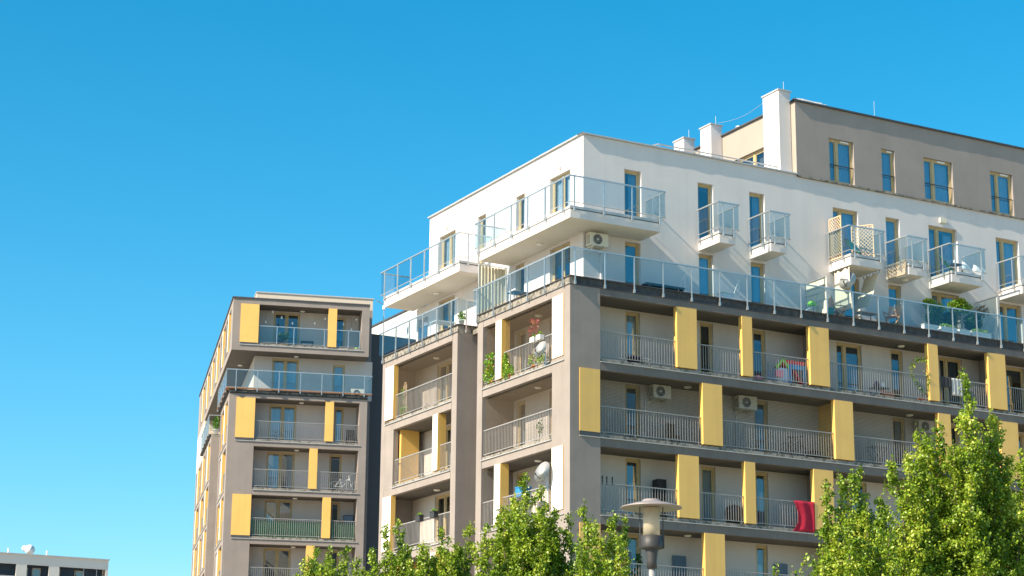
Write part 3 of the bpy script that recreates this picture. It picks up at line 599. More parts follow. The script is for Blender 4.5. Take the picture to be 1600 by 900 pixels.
for j in range(5):
    zb, zt = BT[j]-2.48, BT[j]-.004
    if j % 2 == 0: tp(.45, 1.59, zb, zt, deep=-.004); tbase(.47, 1.5, zb); tp(5.92, 6.42, zb, zt); rs = [(1.63, 5.9), (6.44, 8.0)]
    else: tp(5.02, 5.51, zb, zt); rs = [(1.63, 5.0), (5.53, 8.0)]
    for a, b in rs: railing(T, 'R', .08, a, b, BT[j]-2.42, BT[j]-1.38, .13)
    # side fins and rails
    for y0, y1 in ((2.7, 3.3),)+((17.9, 18.5), (23.0, 23.6), (28.5, 29.1)): 
        s = .7 if j % 2 else 0
        k = MB(); k.box(-.035, .25, y0+s, y1+s, zb, zt); k.build('yellow_panel', 'yellow', T); MB().box(-.041, -.0365, y0+s+.01, y1+s-.01, zb+.01, zt-.01).build('panel_face', 'wpanel', T)
    for a, b in ((1.03, 6.47), (16.23, 20.77), (21.33, 25.97), (26.53, 31.17)): railing(T, 'L', .08, a, b, BT[j]-2.42, BT[j]-1.38, .16)
    for y0 in (5.9, 20.2, 25.4, 30.6): MB().box(.02, 1.38, y0, y0+.1, BT[j]-2.6, BT[j]-.004).build('partition', 'yellow' if (j+int(y0)) % 2 else 'back', T)
for y0 in (3.0, 7.6, 12.6, 17.4, 22.2, 27.2):
    MB().box(-.035, .25, y0, y0+.55, 28.93, 31.35).build('yellow_panel', 'yellow', T); MB().box(-.041, -.0365, y0+.01, y0+.54, 28.94, 31.34).build('panel_face', 'wpanel', T)
for a in (1.5, 5.9, 10.8, 15.7, 20.5, 25.4): MB().box(-.01, .0, a, a+.01, 28.9, 28.91); glass_rail(T, [(.08, a+.05), (.08, a+3.95)], [(.08, a+1.3, -1, 0), (.08, a+2.7, -1, 0)], 29.0, 30.0, 28.95)
glass_rail(T, [(1.66, .08), (5.90, .08)], [(x, .08, 0, -1) for x in (2.75, 3.8, 5.7)], 29.02, 30.0, 28.95, 29.0)
glass_rail(T, [(6.46, .08), (8.0, .08)], [(x, .08, 0, -1) for x in (7.2, 7.9)], 29.02, 30.0, 28.95, 29.0)
# terrace under the box
m = MB(); m.box(.0, 8.49, .02, 1.6, 25.7, 25.92); m.box(.0, 1.6, 1.6, 7.0, 25.7, 25.92); m.build('terrace_slab', 'sill', T); MB().box(0, 1.6, 15.5, 24, 25.7, 25.92).build('terrace_slab', 'sill', T)
MB().box(-.25, 8.75, -.22, -.02, 25.98, 26.03).box(-.25, -.02, -.02, 7.3, 25.98, 26.03).build('terrace_decking', 'decking', T)
br = MB()
for x in (.35, 1.65, 2.97, 4.29, 5.61, 6.93, 8.25): MB().box(x-.03, x+.03, -.22, -.051, 25.74, 25.96).build('terrace_bracket', 'dgrey', T)
br.box(-.03, 8.52, -.05, .01, 25.9, 25.96); br.box(-.03, 8.52, -.05, .01, 25.72, 25.77)
for y in [.6+.8*i for i in range(9)]+[15.9+.8*i for i in range(11)]: MB().box(-.22, 0, y, y+.06, 25.74, 25.96).build('terrace_bracket', 'dgrey', T)
br.build('terrace_edge_strip', 'dgrey', T)
glass_rail(T, [(8.72, 1.3), (8.72, -.2), (-.2, -.2), (-.2, 7.2), (1.4, 7.2)], [(x, -.2, 0, -1) for x in (.35, 1.65, 2.97, 4.29, 5.61, 6.93, 8.25)]+[(-.2, .6+1.6*i, -1, 0) for i in range(5)], 26.06, 27.12, 25.85, 26.05)
glass_rail(T, [(1.4, 15.2), (-.2, 15.2), (-.2, 24)], [(-.2, 15.8+1.6*i, -1, 0) for i in range(5)], 26.06, 27.12, 25.85)
for x, y, z in ((4.09, .92, 28.41), (.89, 4.33, 28.41), (4.4, 1.1, 31.37)): ceil_light(T, x, y, z)
for j in range(5): ceil_light(T, 4.3 if j else 4.5, .75, BT[j]-.008)
coping(T, 'roof_coping', 'dcap', [((-.07, -.07), (0, 1)), ((8.5, -.07), (0, 1))], .35, 31.703, 31.78)
coping(T, 'roof_coping', 'dcap', [((-.07, .28), (1, 0)), ((-.07, 32), (1, 0))], .35, 31.703, 31.78)
ph = MB().box(1.57, 8.96, 2.003, 12, 31.46, 32.62).build('penthouse_wall', 'beige', T); MB().box(1.52, 9.02, 1.95, 12, 32.622, 32.70).build('penthouse_coping', 'cap', ph)
# ------------------------------------------------------------------ far block, bottom left
G = empty('distant_apartment_building', FF.o, YM, 'pale flat-roofed apartment block far away at the lower left edge', 'apartment building')
m = MB(); hs_ = [(a, b, 24.53-1.0-3.0*k-2.35, 24.53-1.0-3.0*k) for a, b in ((-4.75, -.12), (-7.95, -5.78), (-12.6, -8.98), (-18.5, -14)) for k in range(8)]
wall(m, 'R', 0, -26, 0.12, 0, 24.45, hs_, .2); m.box(-26, .12, .6, 12, 0, 24.4) if False else None
m.quad((.12, 0, 0), (.12, 12, 0), (.12, 12, 24.45), (.12, 0, 24.45)); m.quad((-26, 0, 24.3), (.12, 0, 24.3), (.12, 12, 24.3), (-26, 12, 24.3)); m.build('wall', 'farw', G)
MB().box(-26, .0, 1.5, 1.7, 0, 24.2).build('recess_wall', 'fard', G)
coping(G, 'roof_coping', 'cap', [((-26, -.14), (0, 1)), ((.22, -.14), (0, 1))], .4, 24.453, 24.55)
for k in range(2):
    zt = 23.53-3*k
    for a, b in ((-4.75, -.12), (-7.95, -5.78), (-12.6, -8.98)):
        MB().box(a, b, .05, .1, zt-2.35, zt-1.15).build('balcony_panel', 'farp', G)
        for c0, c1 in ((a+.02, a+.5), (a+(b-a)*.42, a+(b-a)*.42+.85)):
            f_ = MB().box(c0, c1, 1.42, 1.49, zt-2.3, zt-.12).build('window', 'lattice', G); MB().quad((c0+.07, 1.41, zt-2.2), (c1-.07, 1.41, zt-2.2), (c1-.07, 1.41, zt-.2), (c0+.07, 1.41, zt-.2)).build('pane', 'pane', f_)
    MB().tube((-1.0, .1, zt-2.3), (-1.0, .1, zt), .03).tube((-2.3, .1, zt-2.3), (-2.3, .1, zt), .03).build('post', 'metal', G)
for x in (-5.8, -9.6): MB().tube((x, 1, 24.3), (x, 1, 25.1), .09, 8).build('vent_pipe', 'white_pl', G)
# ------------------------------------------------------------------ loose things on the balconies
def at(name, fr, x, y, z, rz, label, cat, group=None): return empty(name, fr.w(x, y, z), fr.yaw+rz, label, cat, group)
FZ = [t-2.62 for t in TOPS]                 # loggia floor heights
def leaf_cloud(n, cs, size, seed=1, ups=.3):
    """leaf quads through a set of ellipsoids (cx,cy,cz,rx,ry,rz)"""
    r = np.random.default_rng(seed); cs = np.array(cs, float); k = r.integers(0, len(cs), n); c = cs[k]
    d = r.normal(size=(n, 3)); d /= np.linalg.norm(d, axis=1)[:, None]; p = c[:, :3]+d*c[:, 3:]*(r.random((n, 1))**.4)
    return leaves(p, r, size, ups)
def leaves(p, r, size, ups=.3):
    n = len(p); nn = r.normal(size=(n, 3)); nn[:, 2] += ups; nn /= np.linalg.norm(nn, axis=1)[:, None]
    t = r.normal(size=(n, 3)); t -= nn*(t*nn).sum(1)[:, None]; t /= np.linalg.norm(t, axis=1)[:, None]; b = np.cross(nn, t)
    s = size*(.6+.7*r.random((n, 1)))
    v = np.stack([p-t*s*.5, p+b*s*.42+nn*s*.12, p+t*s*.6, p-b*s*.42+nn*s*.12], 1).reshape(-1, 3)
    f = np.arange(n)[:, None]*4; f = np.concatenate([f+0, f+1, f+2, f+0, f+2, f+3], 1).reshape(-1)
    return v, f
def leafmesh(name, v, f, m, par=None):
    me = bpy.data.meshes.new(name); me.vertices.add(len(v)); me.vertices.foreach_set('co', v.ravel().astype(np.float32))
    me.loops.add(len(f)); me.loops.foreach_set('vertex_index', f.astype(np.int32)); me.polygons.add(len(f)//3)
    me.polygons.foreach_set('loop_start', np.arange(0, len(f), 3, dtype=np.int32)); me.polygons.foreach_set('loop_total', np.full(len(f)//3, 3, dtype=np.int32))
    me.materials.append(MT[m]); me.update(); me.validate(); o = bpy.data.objects.new(name, me); col.objects.link(o); o.parent = par; return o
# --- air conditioners
def ac(fr, x, y, z, label, rz=0, w_=.84, h_=.52):
    t = at('air_conditioner', fr, x, y, z, rz, label, 'air conditioner')
    MB().box(-w_/2, w_/2, -.16, .16, 0, h_).build('casing', 'acw', t)
    m = MB()
    for r_ in (.06, .11, .16, .205):
        pts = [(-.08+r_*math.cos(a*math.pi/10), -.175, h_/2+r_*math.sin(a*math.pi/10)) for a in range(21)]; m.path(pts, .006, 4)
    for a in range(8): m.tube((-.08, -.175, h_/2), (-.08+.205*math.cos(a*math.pi/4), -.175, h_/2+.205*math.sin(a*math.pi/4)), .005, 4)
    m.build('grille', 'cap', t)
    MB().lathe([(0, -.163), (.21, -.163)], (-.08, 0, h_/2), 20, 'y').build('fan_recess', 'black', t)
    MB().lathe([(0, -.185), (.045, -.18), (.045, -.168)], (-.08, 0, h_/2), 10, 'y').build('fan_hub', 'acw', t)
    k = MB()
    for i in range(8): k.box(-w_/2-.004, -w_/2-.001, -.12, .12, .07+i*.05, .09+i*.05)
    k.build('side_vent', 'black', t)
    b = MB(); 
    for s in (-.28, .28): b.box(s-.02, s+.02, -.2, .38, -.05, -.005); b.bar((s, .36, -.28), (s, -.12, -.05), .03, .03)
    b.build('wall_bracket', 'acw', t)
    return t
ac(FM, 1.95, 1.16, 23.2, 'outdoor air conditioner fixed on the white wall under the large corner balcony')
ac(FM, 4.84, 1.12, 17.30, 'left one of two air conditioners behind netting in the shaded grey front')
ac(FM, 9.02, 1.12, 17.27, 'right one of two air conditioners behind netting, beside the dark grilled window', w_=.9, h_=.55)
ac(FM, 18.4, 1.12, 17.2, 'air conditioner high on a loggia wall, half hidden by the big tree top')
ac(FB, 8.0, .95, 26.0, 'white air conditioner standing on the glazed tower terrace at its right end')
MB_pipe = MB().tube((4.35, 1.46, 15.3), (4.35, 1.46, 17.6), .03).build('pipe_cover', 'white_pl', A); MB().tube((8.75, 1.46, 15.3), (8.75, 1.46, 17.3), .03).build('pipe_cover', 'white_pl', A); MB().box(2.28, 2.36, 1.42, 1.5, 21.5, 23.2).build('pipe_cover', 'white', A)
# --- satellite dishes
def dish(fr, x, y, z, r, rz, label, tilt=.35, col_='dishw'):
    t = at('satellite_dish', fr, x, y, z, rz, label, 'satellite dish')
    d = MB(); n = 7; prof = [(r*i/n, .10*r*((i/n)**2)) for i in range(n+1)]
    d.lathe([(a, -b) for a, b in prof], (0, 0, 0), 24, 'y')
    o = d.build('reflector', col_, t, True); o.rotation_euler = (-tilt, 0, 0); o.scale = (1, 1, 1.1)
    MB().tube((0, .02, -r*.9), (0, -r*.95, -r*.35), .014).lathe([(0, 0), (.03, 0), (.035, .09), (0, .1)], (0, -r*.95, -r*.38), 8).build('feed_arm', 'dgrey', t)
    MB().tube((0, .04, -.05), (0, .25, -.1), .025).tube((0, .25, -.1), (0, .25, -r-.3), .025).build('bracket', 'metal', t)
dish(FM, -.30, 1.72, 18.83, .33, -1.33, 'white satellite dish on the upper sunlit side railing beside the hanging plant')
dish(FM, -.30, 1.55, 13.95, .40, -1.33, 'larger white satellite dish on a side railing just above the tree tops')
dish(FM, 13.86, .30, 23.18, .40, -1.15, 'white satellite dish on the corner terrace in front of the cloth screens', .4)
# --- hanging cloths
def cloth(name, fr, ax, u0, u1, c, z0, z1, m, label, cat, amp=.02, n=18, pinch=0, wave=3.0):
    x0, y0 = (u0, c) if ax == 'R' else (c, u0)
    t = MB(); L = u1-u0; mz = 10; vs = []
    for j in range(mz+1):
        for i in range(n+1):
            f = i/n; h = j/mz; uu = L*(f+pinch*math.sin(math.pi*h**.8)*(1-f)*.9-pinch*.35*(1-h)*(1-f)); cc = amp*math.sin(f*wave*6.28+h*.8)*(1-h*.3)-.012*j/mz
            p = (uu, cc, z0+(z1-z0)*h-(u0*0)) ; vs.append((p[0], p[1], p[2]-z0) if ax == 'R' else (p[1], p[0], p[2]-z0))
    fs = [(j*(n+1)+i, j*(n+1)+i+1, (j+1)*(n+1)+i+1, (j+1)*(n+1)+i) for j in range(mz) for i in range(n)]
    o = t.add(vs, fs).build(name, m, None, True); o.location = fr.w(x0, y0, z0); o.rotation_euler = (0, 0, fr.yaw)
    s = o.modifiers.new('thick', 'SOLIDIFY'); s.thickness = .006
    return tag(o, label, cat)
cloth('red_cloth', FM, 'R', 10.47, 11.47, -.02, 12.28, 13.52, 'red', 'crimson cloth hung over a front balcony railing beside a yellow panel', 'cloth', .035, pinch=.3, wave=1.6)
cloth('dark_towel', FM, 'R', 18.47, 19.05, .02, 19.06, 19.52, 'cloth_d', 'charcoal towel on the front railing just above the big tree tip', 'towel')
cloth('grey_towel', FM, 'R', 19.10, 19.68, .03, 18.75, 19.51, 'cloth_g', 'pale grey towel on the front railing right of the charcoal one', 'towel')
cloth('fabric_screen', FM, 'L', 7.15, 7.62, .25, 21.55, 23.78, 'cream', 'pleated cream fabric screen at the end of the sunlit side terrace', 'screen', .03, wave=4) if False else None
sc_ = at('fabric_screen', FM, 0, 7.72, 21.5, 0, 'pleated cream fabric privacy screen at the far end of the side terrace', 'screen')
m = MB(); m.tube((.05, 0, 0), (.05, 0, 2.25), .022); m.tube((1.4, 0, 0), (1.4, 0, 2.25), .022); m.tube((.05, 0, 2.25), (1.4, 0, 2.25), .02); m.build('frame', 'glint', sc_)
m = MB(); n = 40
for i in range(n): m.quad((.07+1.3*i/n, .035*math.sin(i*1.3), .05), (.07+1.3*(i+1)/n, .035*math.sin((i+1)*1.3), .05), (.07+1.3*(i+1)/n, .035*math.sin((i+1)*1.3), 2.2), (.07+1.3*i/n, .035*math.sin(i*1.3), 2.2))
m.build('pleated_fabric', 'cream', sc_)
def drape(x_top, w_, z_top, z_bot, dx, label, y=.05, skew=.0):
    t = at('cloth_drape', FM, x_top, y, z_bot, 0, label, 'awning cloth'); m = MB(); n, k = 14, 16; vs = []
    for j in range(k+1):
        h = j/k
        for i in range(n+1):
            f = i/n; vs.append((w_*f*(.62+.38*h)+dx*(1-h)**1.3, 1.35*f*0+1.2*f+.06*math.sin(f*9+h*2), (z_top-z_bot)*h+.05*math.cos(f*18)*h**6))
    m.add(vs, [(j*(n+1)+i, j*(n+1)+i+1, (j+1)*(n+1)+i+1, (j+1)*(n+1)+i) for j in range(k) for i in range(n)]); o = m.build('cloth', 'cream', t, True); s = o.modifiers.new('thick', 'SOLIDIFY'); s.thickness = .008
    r = MB()
    for i in range(6): q = i/5; MB().tube((w_*q, 1.2*q, z_top-z_bot-.02), (w_*q, 1.2*q, z_top-z_bot+.10), .012, 5).build('cord', 'dgrey', t)
drape(13.85, .06, 23.74, 21.95, .05, 'left cream cloth drape tied under the lattice-screened balcony, behind the satellite dish', .1)
drape(15.42, .10, 23.74, 22.2, -.62, 'right cream cloth drape slanting down under the lattice-screened balcony', .1)
# --- lattice trellises
def trellis(fr, x, y, z, w_, h_, rz, label, arch=False):
    t = at('lattice_trellis', fr, x, y, z, rz, label, 'trellis'); m = MB()
    if arch:
        pts = [(0, 0, 0), (0, 0, h_-.3)]+[(w_/2-w_/2*math.cos(a*math.pi/8), 0, h_-.3+.3*math.sin(a*math.pi/8)) for a in range(9)]+[(w_, 0, 0)]; m.path(pts, .02, 5)
    else: m.bar((0, 0, 0), (0, 0, h_), .04, .04).bar((w_, 0, 0), (w_, 0, h_), .04, .04); m.bar((0, 0, h_), (w_, 0, h_), .04, .04); m.bar((0, 0, .02), (w_, 0, .02), .04, .04)
    m.build('frame', 'lattice', t); k = MB(); st = .16
    i = -h_
    while i < w_:
        for sg in (0, 1):
            a, b = max(i, 0), min(i+h_, w_)
            if b > a:
                x0, x1 = a, b; z0, z1 = a-i, b-i
                if arch: z1 = min(z1, h_-.08)
                if sg: x0, x1 = w_-a, w_-b
                k.bar((x0, .01*sg, z0), (x1, .01*sg, z1), .010, .024)
        i += st
    k.build('lattice', 'lattice', t)
trellis(FM, 13.80, 1.36, 24.3, .80, 1.85, -math.pi/2, 'pale wooden lattice screen at the left end of the third small balcony')
trellis(FM, 15.05, 1.42, 24.3, .95, 1.75, -.9, 'pale wooden lattice screen leaning at the right of the third small balcony')
trellis(FM, 16.93, 1.35, 23.9, 1.2, .62, -math.pi/2, 'low lattice strip tied on the side of the fourth small balcony')
trellis(FM, .25, 14.95, FZ[0], .55, 1.75, math.pi/2-.2, 'arched lattice panel behind the left side railing, beside a yellow fin', True)
# --- chairs and tables
def cord_chair(fr, x, y, z, rz, label):
    t = at('cord_chair', fr, x, y, z, rz, label, 'chair', 'round cord chairs on the small balconies'); N = 18
    rim = [(.38*math.cos(2*math.pi*i/N), .30*math.sin(2*math.pi*i/N)-.02*math.cos(2*math.pi*i/N), .60+.38*math.sin(2*math.pi*i/N)) for i in range(N+1)]
    MB().path(rim, .014, 6).build('rim', 'black' if x < 16 else 'teal', t)
    s = MB(); c = [(.13*math.cos(2*math.pi*i/N), -.22+.1*math.sin(2*math.pi*i/N), .34+.08*math.sin(2*math.pi*i/N)) for i in range(N+1)]
    for i in range(N):
        s.quad(rim[i], rim[i+1], c[i+1], c[i])
    s.add(c[:-1], (tuple(range(N)),)); s.build('seat', 'teal', t)
    l = MB(); 
    for a, b in ((-.25, -.25), (.25, -.25), (0, .2)): l.tube((a*.5, b*.5-.15, .35), (a, b-.1, 0), .012)
    l.build('leg', 'black', t)
cord_chair(FM, 14.45, .62, 24.27, .3, 'dark rimmed green cord chair behind the glass of the third small balcony')
cord_chair(FM, 19.75, .75, 24.27, .9, 'green cord chair at the left of the fifth small balcony')
def small_table(fr, x, y, z, h, w_, d_, label, m='dgrey', rz=0, name='small_table'):
    t = at(name, fr, x, y, z, rz, label, 'table'); MB().box(-w_/2, w_/2, -d_/2, d_/2, h-.03, h).build('tabletop', m, t)
    for a in (-1, 1):
        for b in (-1, 1): MB().box(a*(w_/2-.04)-.018, a*(w_/2-.04)+.018, b*(d_/2-.04)-.018, b*(d_/2-.04)+.018, 0, h-.031).build('leg', m, t)
    return t
small_table(FM, 20.25, .7, 24.27, .62, .45, .45, 'small dark table between cord chair and pillows on the fifth small balcony')
lan = at('lantern', FM, 20.2, .7, 24.895, 0, 'small white lantern on the dark balcony table', 'lantern'); MB().lathe([(0, 0), (.06, 0), (.06, .18), (.02, .22), (0, .22)], n=10).build('body', 'white_pl', lan); MB().tube((-.04, 0, .22), (0, 0, .3), .006).tube((0, 0, .3), (.04, 0, .22), .006).build('handle', 'metal', lan)
def pillow(fr, x, y, z, rz, tilt, label):
    m = MB(); n = 10; vs = []
    for sgn in (1, -1):
        for i in range(n+1):
            for j in range(n+1):
                u, v = i/n*2-1, j/n*2-1; vs.append((u*.36*(1-.06*(1-v*v)), sgn*.11*((1-u**4)*(1-v**4))**.6, .26+v*.26*(1-.06*(1-u*u))))
    k = (n+1)**2; fs = [(o+i*(n+1)+j, o+i*(n+1)+j+1, o+(i+1)*(n+1)+j+1, o+(i+1)*(n+1)+j) for o in (0, k) for i in range(n) for j in range(n)]
    o = m.add(vs, fs).build('pillow', 'white_pl', None, True); o.location = fr.w(x, y, z); o.rotation_euler = (R(-20), R(tilt), fr.yaw+rz); tag(o, label, 'pillow')
pillow(FM, 20.47, .25, 24.42, .1, 28, 'left of two white pillows propped on the fifth small balcony'); pillow(FM, 21.12, .30, 24.38, -.1, 32, 'right of two white pillows propped on the fifth small balcony')
def slat_chair(fr, x, y, z, rz, label):
    t = at('folding_chair', fr, x, y, z, rz, label, 'chair', 'slatted wooden terrace chairs')
    s = MB(); b = MB()
    for i in range(7): s.box(-.25, .25, -.24+.07*i, -.19+.07*i, .42, .44)
    for i in range(8): b.bar((-.25, .26+.02*i, .52+.065*i), (.25, .26+.02*i, .52+.065*i), .015, .045)
    s.build('seat', 'chair', t); b.build('backrest', 'chair', t)
    for sx in (-.27, .27):
        MB().bar((sx, -.25, 0), (sx, .30, .55), .03, .04).bar((sx, .3, .5), (sx, .46, 1.05), .03, .04).build('rear_leg', 'chair', t)
        MB().bar((sx, .28, 0), (sx, -.2, .64), .03, .04).build('front_leg', 'chair', t); MB().box(sx-.03, sx+.03, -.26, .3, .63, .66).build('armrest', 'chair', t)
slat_chair(FM, 16.25, .42, 21.51, -1.1, 'right slatted wooden chair on the corner terrace, beside the low wooden table')
slat_chair(FM, 13.75, .85, 21.51, 1.35, 'left slatted wooden chair on the corner terrace, under the satellite dish')
small_table(FM, 15.0, .6, 21.51, .48, .95, .5, 'low wooden table between the two slatted terrace chairs', 'chair')
bt = at('storage_box', FM, 12.95, .8, 21.51, 0, 'dark green storage box on the terrace behind the frosted divider', 'box'); MB().box(-.3, .3, -.25, .25, 0, .42).build('body', 'teal', bt); MB().box(-.32, .32, -.27, .27, .421, .47).build('lid', 'teal', bt)
tt = at('toy_slide', FM, 12.05, .6, 21.51, 0, 'green toy slide on the terrace just left of the frosted divider', 'toy'); MB().lathe([(0, 0), (.18, .02), (.2, .1), (.12, .2), (0, .22)], (.1, 0, .42), 14).build('hood', 'green', tt); MB().bar((-.5, 0, .05), (.1, 0, .38), .3, .03).tube((.2, 0, 0), (.2, 0, .45), .04).build('ramp', 'lblue', tt)
wc = small_table(FM, 7.75, .6, 21.51, .40, .62, .4, 'white low cabinet table behind the terrace glass below the second small balcony', 'white_pl')
MB().box(-.29, .29, -.18, .18, .06, .36).build('drawer', 'white_pl', wc)
b2 = at('garden_bench', FM, 4.8, .7, 21.51, 0, 'long dark bench low behind the corner terrace glass', 'bench'); MB().box(-.95, .95, -.2, .2, .28, .34).build('seat', 'dgrey', b2)
for s in (-.8, .8): MB().box(s-.03, s+.03, -.18, .18, 0, .28).build('leg', 'dgrey', b2)
sd = small_table(FM, .75, 5.2, 21.51, .5, 1.1, .6, 'blue grey table behind the side terrace glass near the fabric screen', 'shutter')
t2 = small_table(FM, .75, 12.4, 21.51, .75, 1.0, .7, 'white table on the left side terrace behind the glass', 'white_pl')
# --- plants
def pot(fr, x, y, z, r, h, label, crown, n, size, lm='leaf2', pm='terr', seed=1, cat='potted plant', name='potted_plant', extra=None, stem=True):
    t = at(name, fr, x, y, z, 0, label, cat); MB().lathe([(r*.75, 0), (r, h), (r*1.08, h), (r*1.08, h-.03), (r*.9, h-.04), (0, h-.04)], n=14).build('pot', pm, t, True)
    v, f = leaf_cloud(n, crown, size, seed); leafmesh('foliage', v, f, lm, t)
    if stem:
        s = MB()
        for c in crown[:4]: s.tube((0, 0, h-.05), (c[0], c[1], c[2]), .012, 5)
        s.build('stem', 'bark', t)
    if extra: v, f = leaf_cloud(*extra); leafmesh('flowers', v, f, 'flower', t)
    return t
def trough(fr, x, y, z, w_, label, crown, n, size, lm='leaf2', seed=3, pm='white_pl'):
    t = at('planter_box', fr, x, y, z, 0, label, 'planter'); m = MB(); m.box(-w_/2, w_/2, -.13, .13, 0, .24); m.box(-w_/2-.02, w_/2+.02, -.15, .15, .24, .27); m.build('trough', pm, t)
    if n: v, f = leaf_cloud(n, crown, size, seed); leafmesh('foliage', v, f, lm, t)
ball = lambda zc, r: [(0, 0, zc, r, r*.8, r)]
pot(FM, 18.75, .55, 21.51, .18, .3, 'leftmost of three clipped round shrubs behind the terrace glass', ball(.78, .42), 900, .09, 'leafd', 'white_pl', 4, cat='shrub', name='clipped_shrub')
pot(FM, 19.75, .7, 21.51, .18, .3, 'middle of three clipped round shrubs behind the terrace glass', ball(.80, .38), 800, .09, 'leafd', 'white_pl', 5, cat='shrub', name='clipped_shrub')
pot(FM, 21.0, .6, 21.51, .18, .3, 'rightmost of three clipped round shrubs, next to the glass divider', ball(.80, .46), 1000, .09, 'leafd', 'white_pl', 6, cat='shrub', name='clipped_shrub')
pot(FM, 19.05, .9, 21.51, .2, .35, 'leafy green shrub rising above the terrace rail, left of the yellow-green one', [(0, 0, 1.35, .45, .35, .25), (-.3, 0, 1.5, .3, .3, .2), (.35, 0, 1.3, .3, .3, .2)], 700, .10, 'leaf2', 'white_pl', 7, cat='shrub', name='bushy_shrub')
pot(FM, 20.45, .8, 21.51, .2, .35, 'bright yellow-green shrub rising above the terrace rail', [(0, 0, 1.4, .5, .4, .3), (-.35, 0, 1.5, .3, .3, .25), (.3, 0, 1.5, .4, .3, .25), (.1, 0, 1.75, .25, .2, .15)], 1100, .10, 'leaf2', 'white_pl', 8, cat='shrub', name='bushy_shrub')
pot(FM, 21.45, .9, 21.51, .18, .35, 'thin brownish shrub against the glass terrace divider', [(0, 0, 1.3, .4, .3, .3), (.4, 0, 1.5, .4, .2, .3)], 260, .09, 'dry', 'white_pl', 9, cat='shrub', name='wispy_shrub')
for i, (x, w_, l, n) in enumerate(((18.15, .75, 'leftmost white trough on the terrace edge, under the first clipped shrub', 0), (19.15, .9, 'white trough with pale plants behind the terrace glass, second from left', 260), (20.05, .6, 'white trough behind the terrace glass, third from left', 0), (21.0, 1.1, 'long white trough with yellow flowers behind the terrace glass', 300))):
    trough(FM, x, .22, 21.51, w_, l, [(0, 0, .33, w_/2, .14, .10)], n, .07, 'leaf2', 20+i)
# climber on front loggia
def climber(fr, pts, n, size, label, spread=.09, lm='leaf2', seed=2, name='climbing_plant', potted=True):
    t = at(name, fr, *pts[0], 0, label, 'climbing plant'); r = np.random.default_rng(seed); q = np.array([np.array(p)-np.array(pts[0]) for p in pts], float)
    s = MB(); s.path([tuple(a) for a in q], .012, 5); s.build('stem', 'bark', t)
    i = r.integers(0, len(q)-1, n); h = r.random((n, 1)); p = q[i]*(1-h)+q[i+1]*h+r.normal(size=(n, 3))*spread*np.array([1, .5, 1]); v, f = leaves(p, r, size); leafmesh('foliage', v, f, lm, t)
    if potted: MB().lathe([(.1, 0), (.15, .25), (.15, .26), (0, .24)], n=12).build('pot', 'terr', t)
climber(FM, [(17.55, .25, FZ[0]), (17.6, .15, 18.8), (17.3, .12, 19.0), (16.98, .1, 19.35), (16.95, .1, 19.7), (17.1, .1, 20.0), (17.4, .15, 20.15), (17.75, .1, 20.2), (17.75, .0, 19.6), (17.8, .02, 19.0), (17.7, .02, 18.7)], 300, .075, 'climber arching in a loop from a pot beside a narrow yellow panel on the front', .06)
pot(FM, .16, 6.6, FZ[0], .15, .25, 'flowering bush at the far end of the top side loggia, left of a white fin', [(-.1, 0, 1.0, .2, .45, .5), (-.1, .1, .5, .2, .45, .4)], 520, .10, 'leaf2', 'terr', 11, extra=(90, [(0, 0, .9, .28, .45, .4)], .07, 5))
pot(FM, .12, 4.9, FZ[0], .14, .22, 'yellow-green trailing plant low beside the narrow fin of the top side loggia', [(-.12, .15, .35, .15, .55, .35), (-.12, .3, .7, .12, .2, .5)], 480, .09, 'leaf2', 'terr', 12)
pot(FM, .15, 3.0, FZ[0], .14, .22, 'red-tinged plant behind the balusters under the hanging plant', [(0, 0, .45, .2, .5, .35), (0, -.6, .4, .2, .4, .3)], 360, .07, 'leaf2', 'terr', 13, extra=(70, [(0, 0, .6, .2, .6, .3)], .06, 6))
hp = at('hanging_plant', FM, .3, 3.35, 19.95, 0, 'reddish hanging plant trailing from the top side loggia ceiling', 'hanging plant'); MB().tube((0, 0, .45), (0, 0, .92), .006).build('cord', 'dgrey', hp); MB().lathe([(.06, .3), (.12, .42), (.12, .44), (0, .42)], n=10).build('pot', 'terr', hp)
v, f = leaf_cloud(150, [(0, .1, .45, .15, .2, .12), (0, -.2, .3, .1, .25, .25), (0, .3, .1, .1, .12, .3), (0, -.1, .0, .1, .2, .2)], .075, 9); leafmesh('foliage', v, f, 'flower', hp)
for y, l in ((2.75, 'white flower box hooked on the top side railing, left one'), (2.25, 'white flower box hooked on the top side railing, right one beside the dish')):
    t = at('railing_planter', FM, -.05, y, 19.35, math.pi/2, l, 'planter'); MB().box(-.16, .16, -.1, .1, 0, .2).build('trough', 'white_pl', t); v, f = leaf_cloud(60, [(0, 0, .25, .15, .1, .08)], .06, int(y*10)); leafmesh('foliage', v, f, 'leaf2', t)
for y, l in ((12.8, 'left grey flower pot hooked on the lowest visible left side railing'), (11.4, 'right grey flower pot hooked on the lowest visible left side railing')):
    t = at('railing_planter', FM, -.03, y, 13.38, math.pi/2, l, 'planter'); MB().box(-.2, .2, -.1, .1, 0, .24).box(-.22, .22, -.12, .12, .24, .27).build('trough', 'dgrey', t); v, f = leaf_cloud(90, [(0, 0, .32, .2, .1, .07)], .06, int(y*10)); leafmesh('foliage', v, f, 'leaf2', t)
pot(FM, .3, 15.3, FZ[0], .12, .2, 'yellow-green vine by the left yellow fin of the top left side loggia', [(-.1, 0, .9, .15, .3, .7), (-.1, -.3, .4, .15, .4, .3)], 260, .075, 'leaf2', 'terr', 15)
pot(FM, .5, 3.2, FZ[1], .15, .25, 'small yellow-leaved potted plant behind the second side railing', [(0, 0, .8, .12, .15, .3)], 70, .08, 'leaf2', 'dgrey', 16)
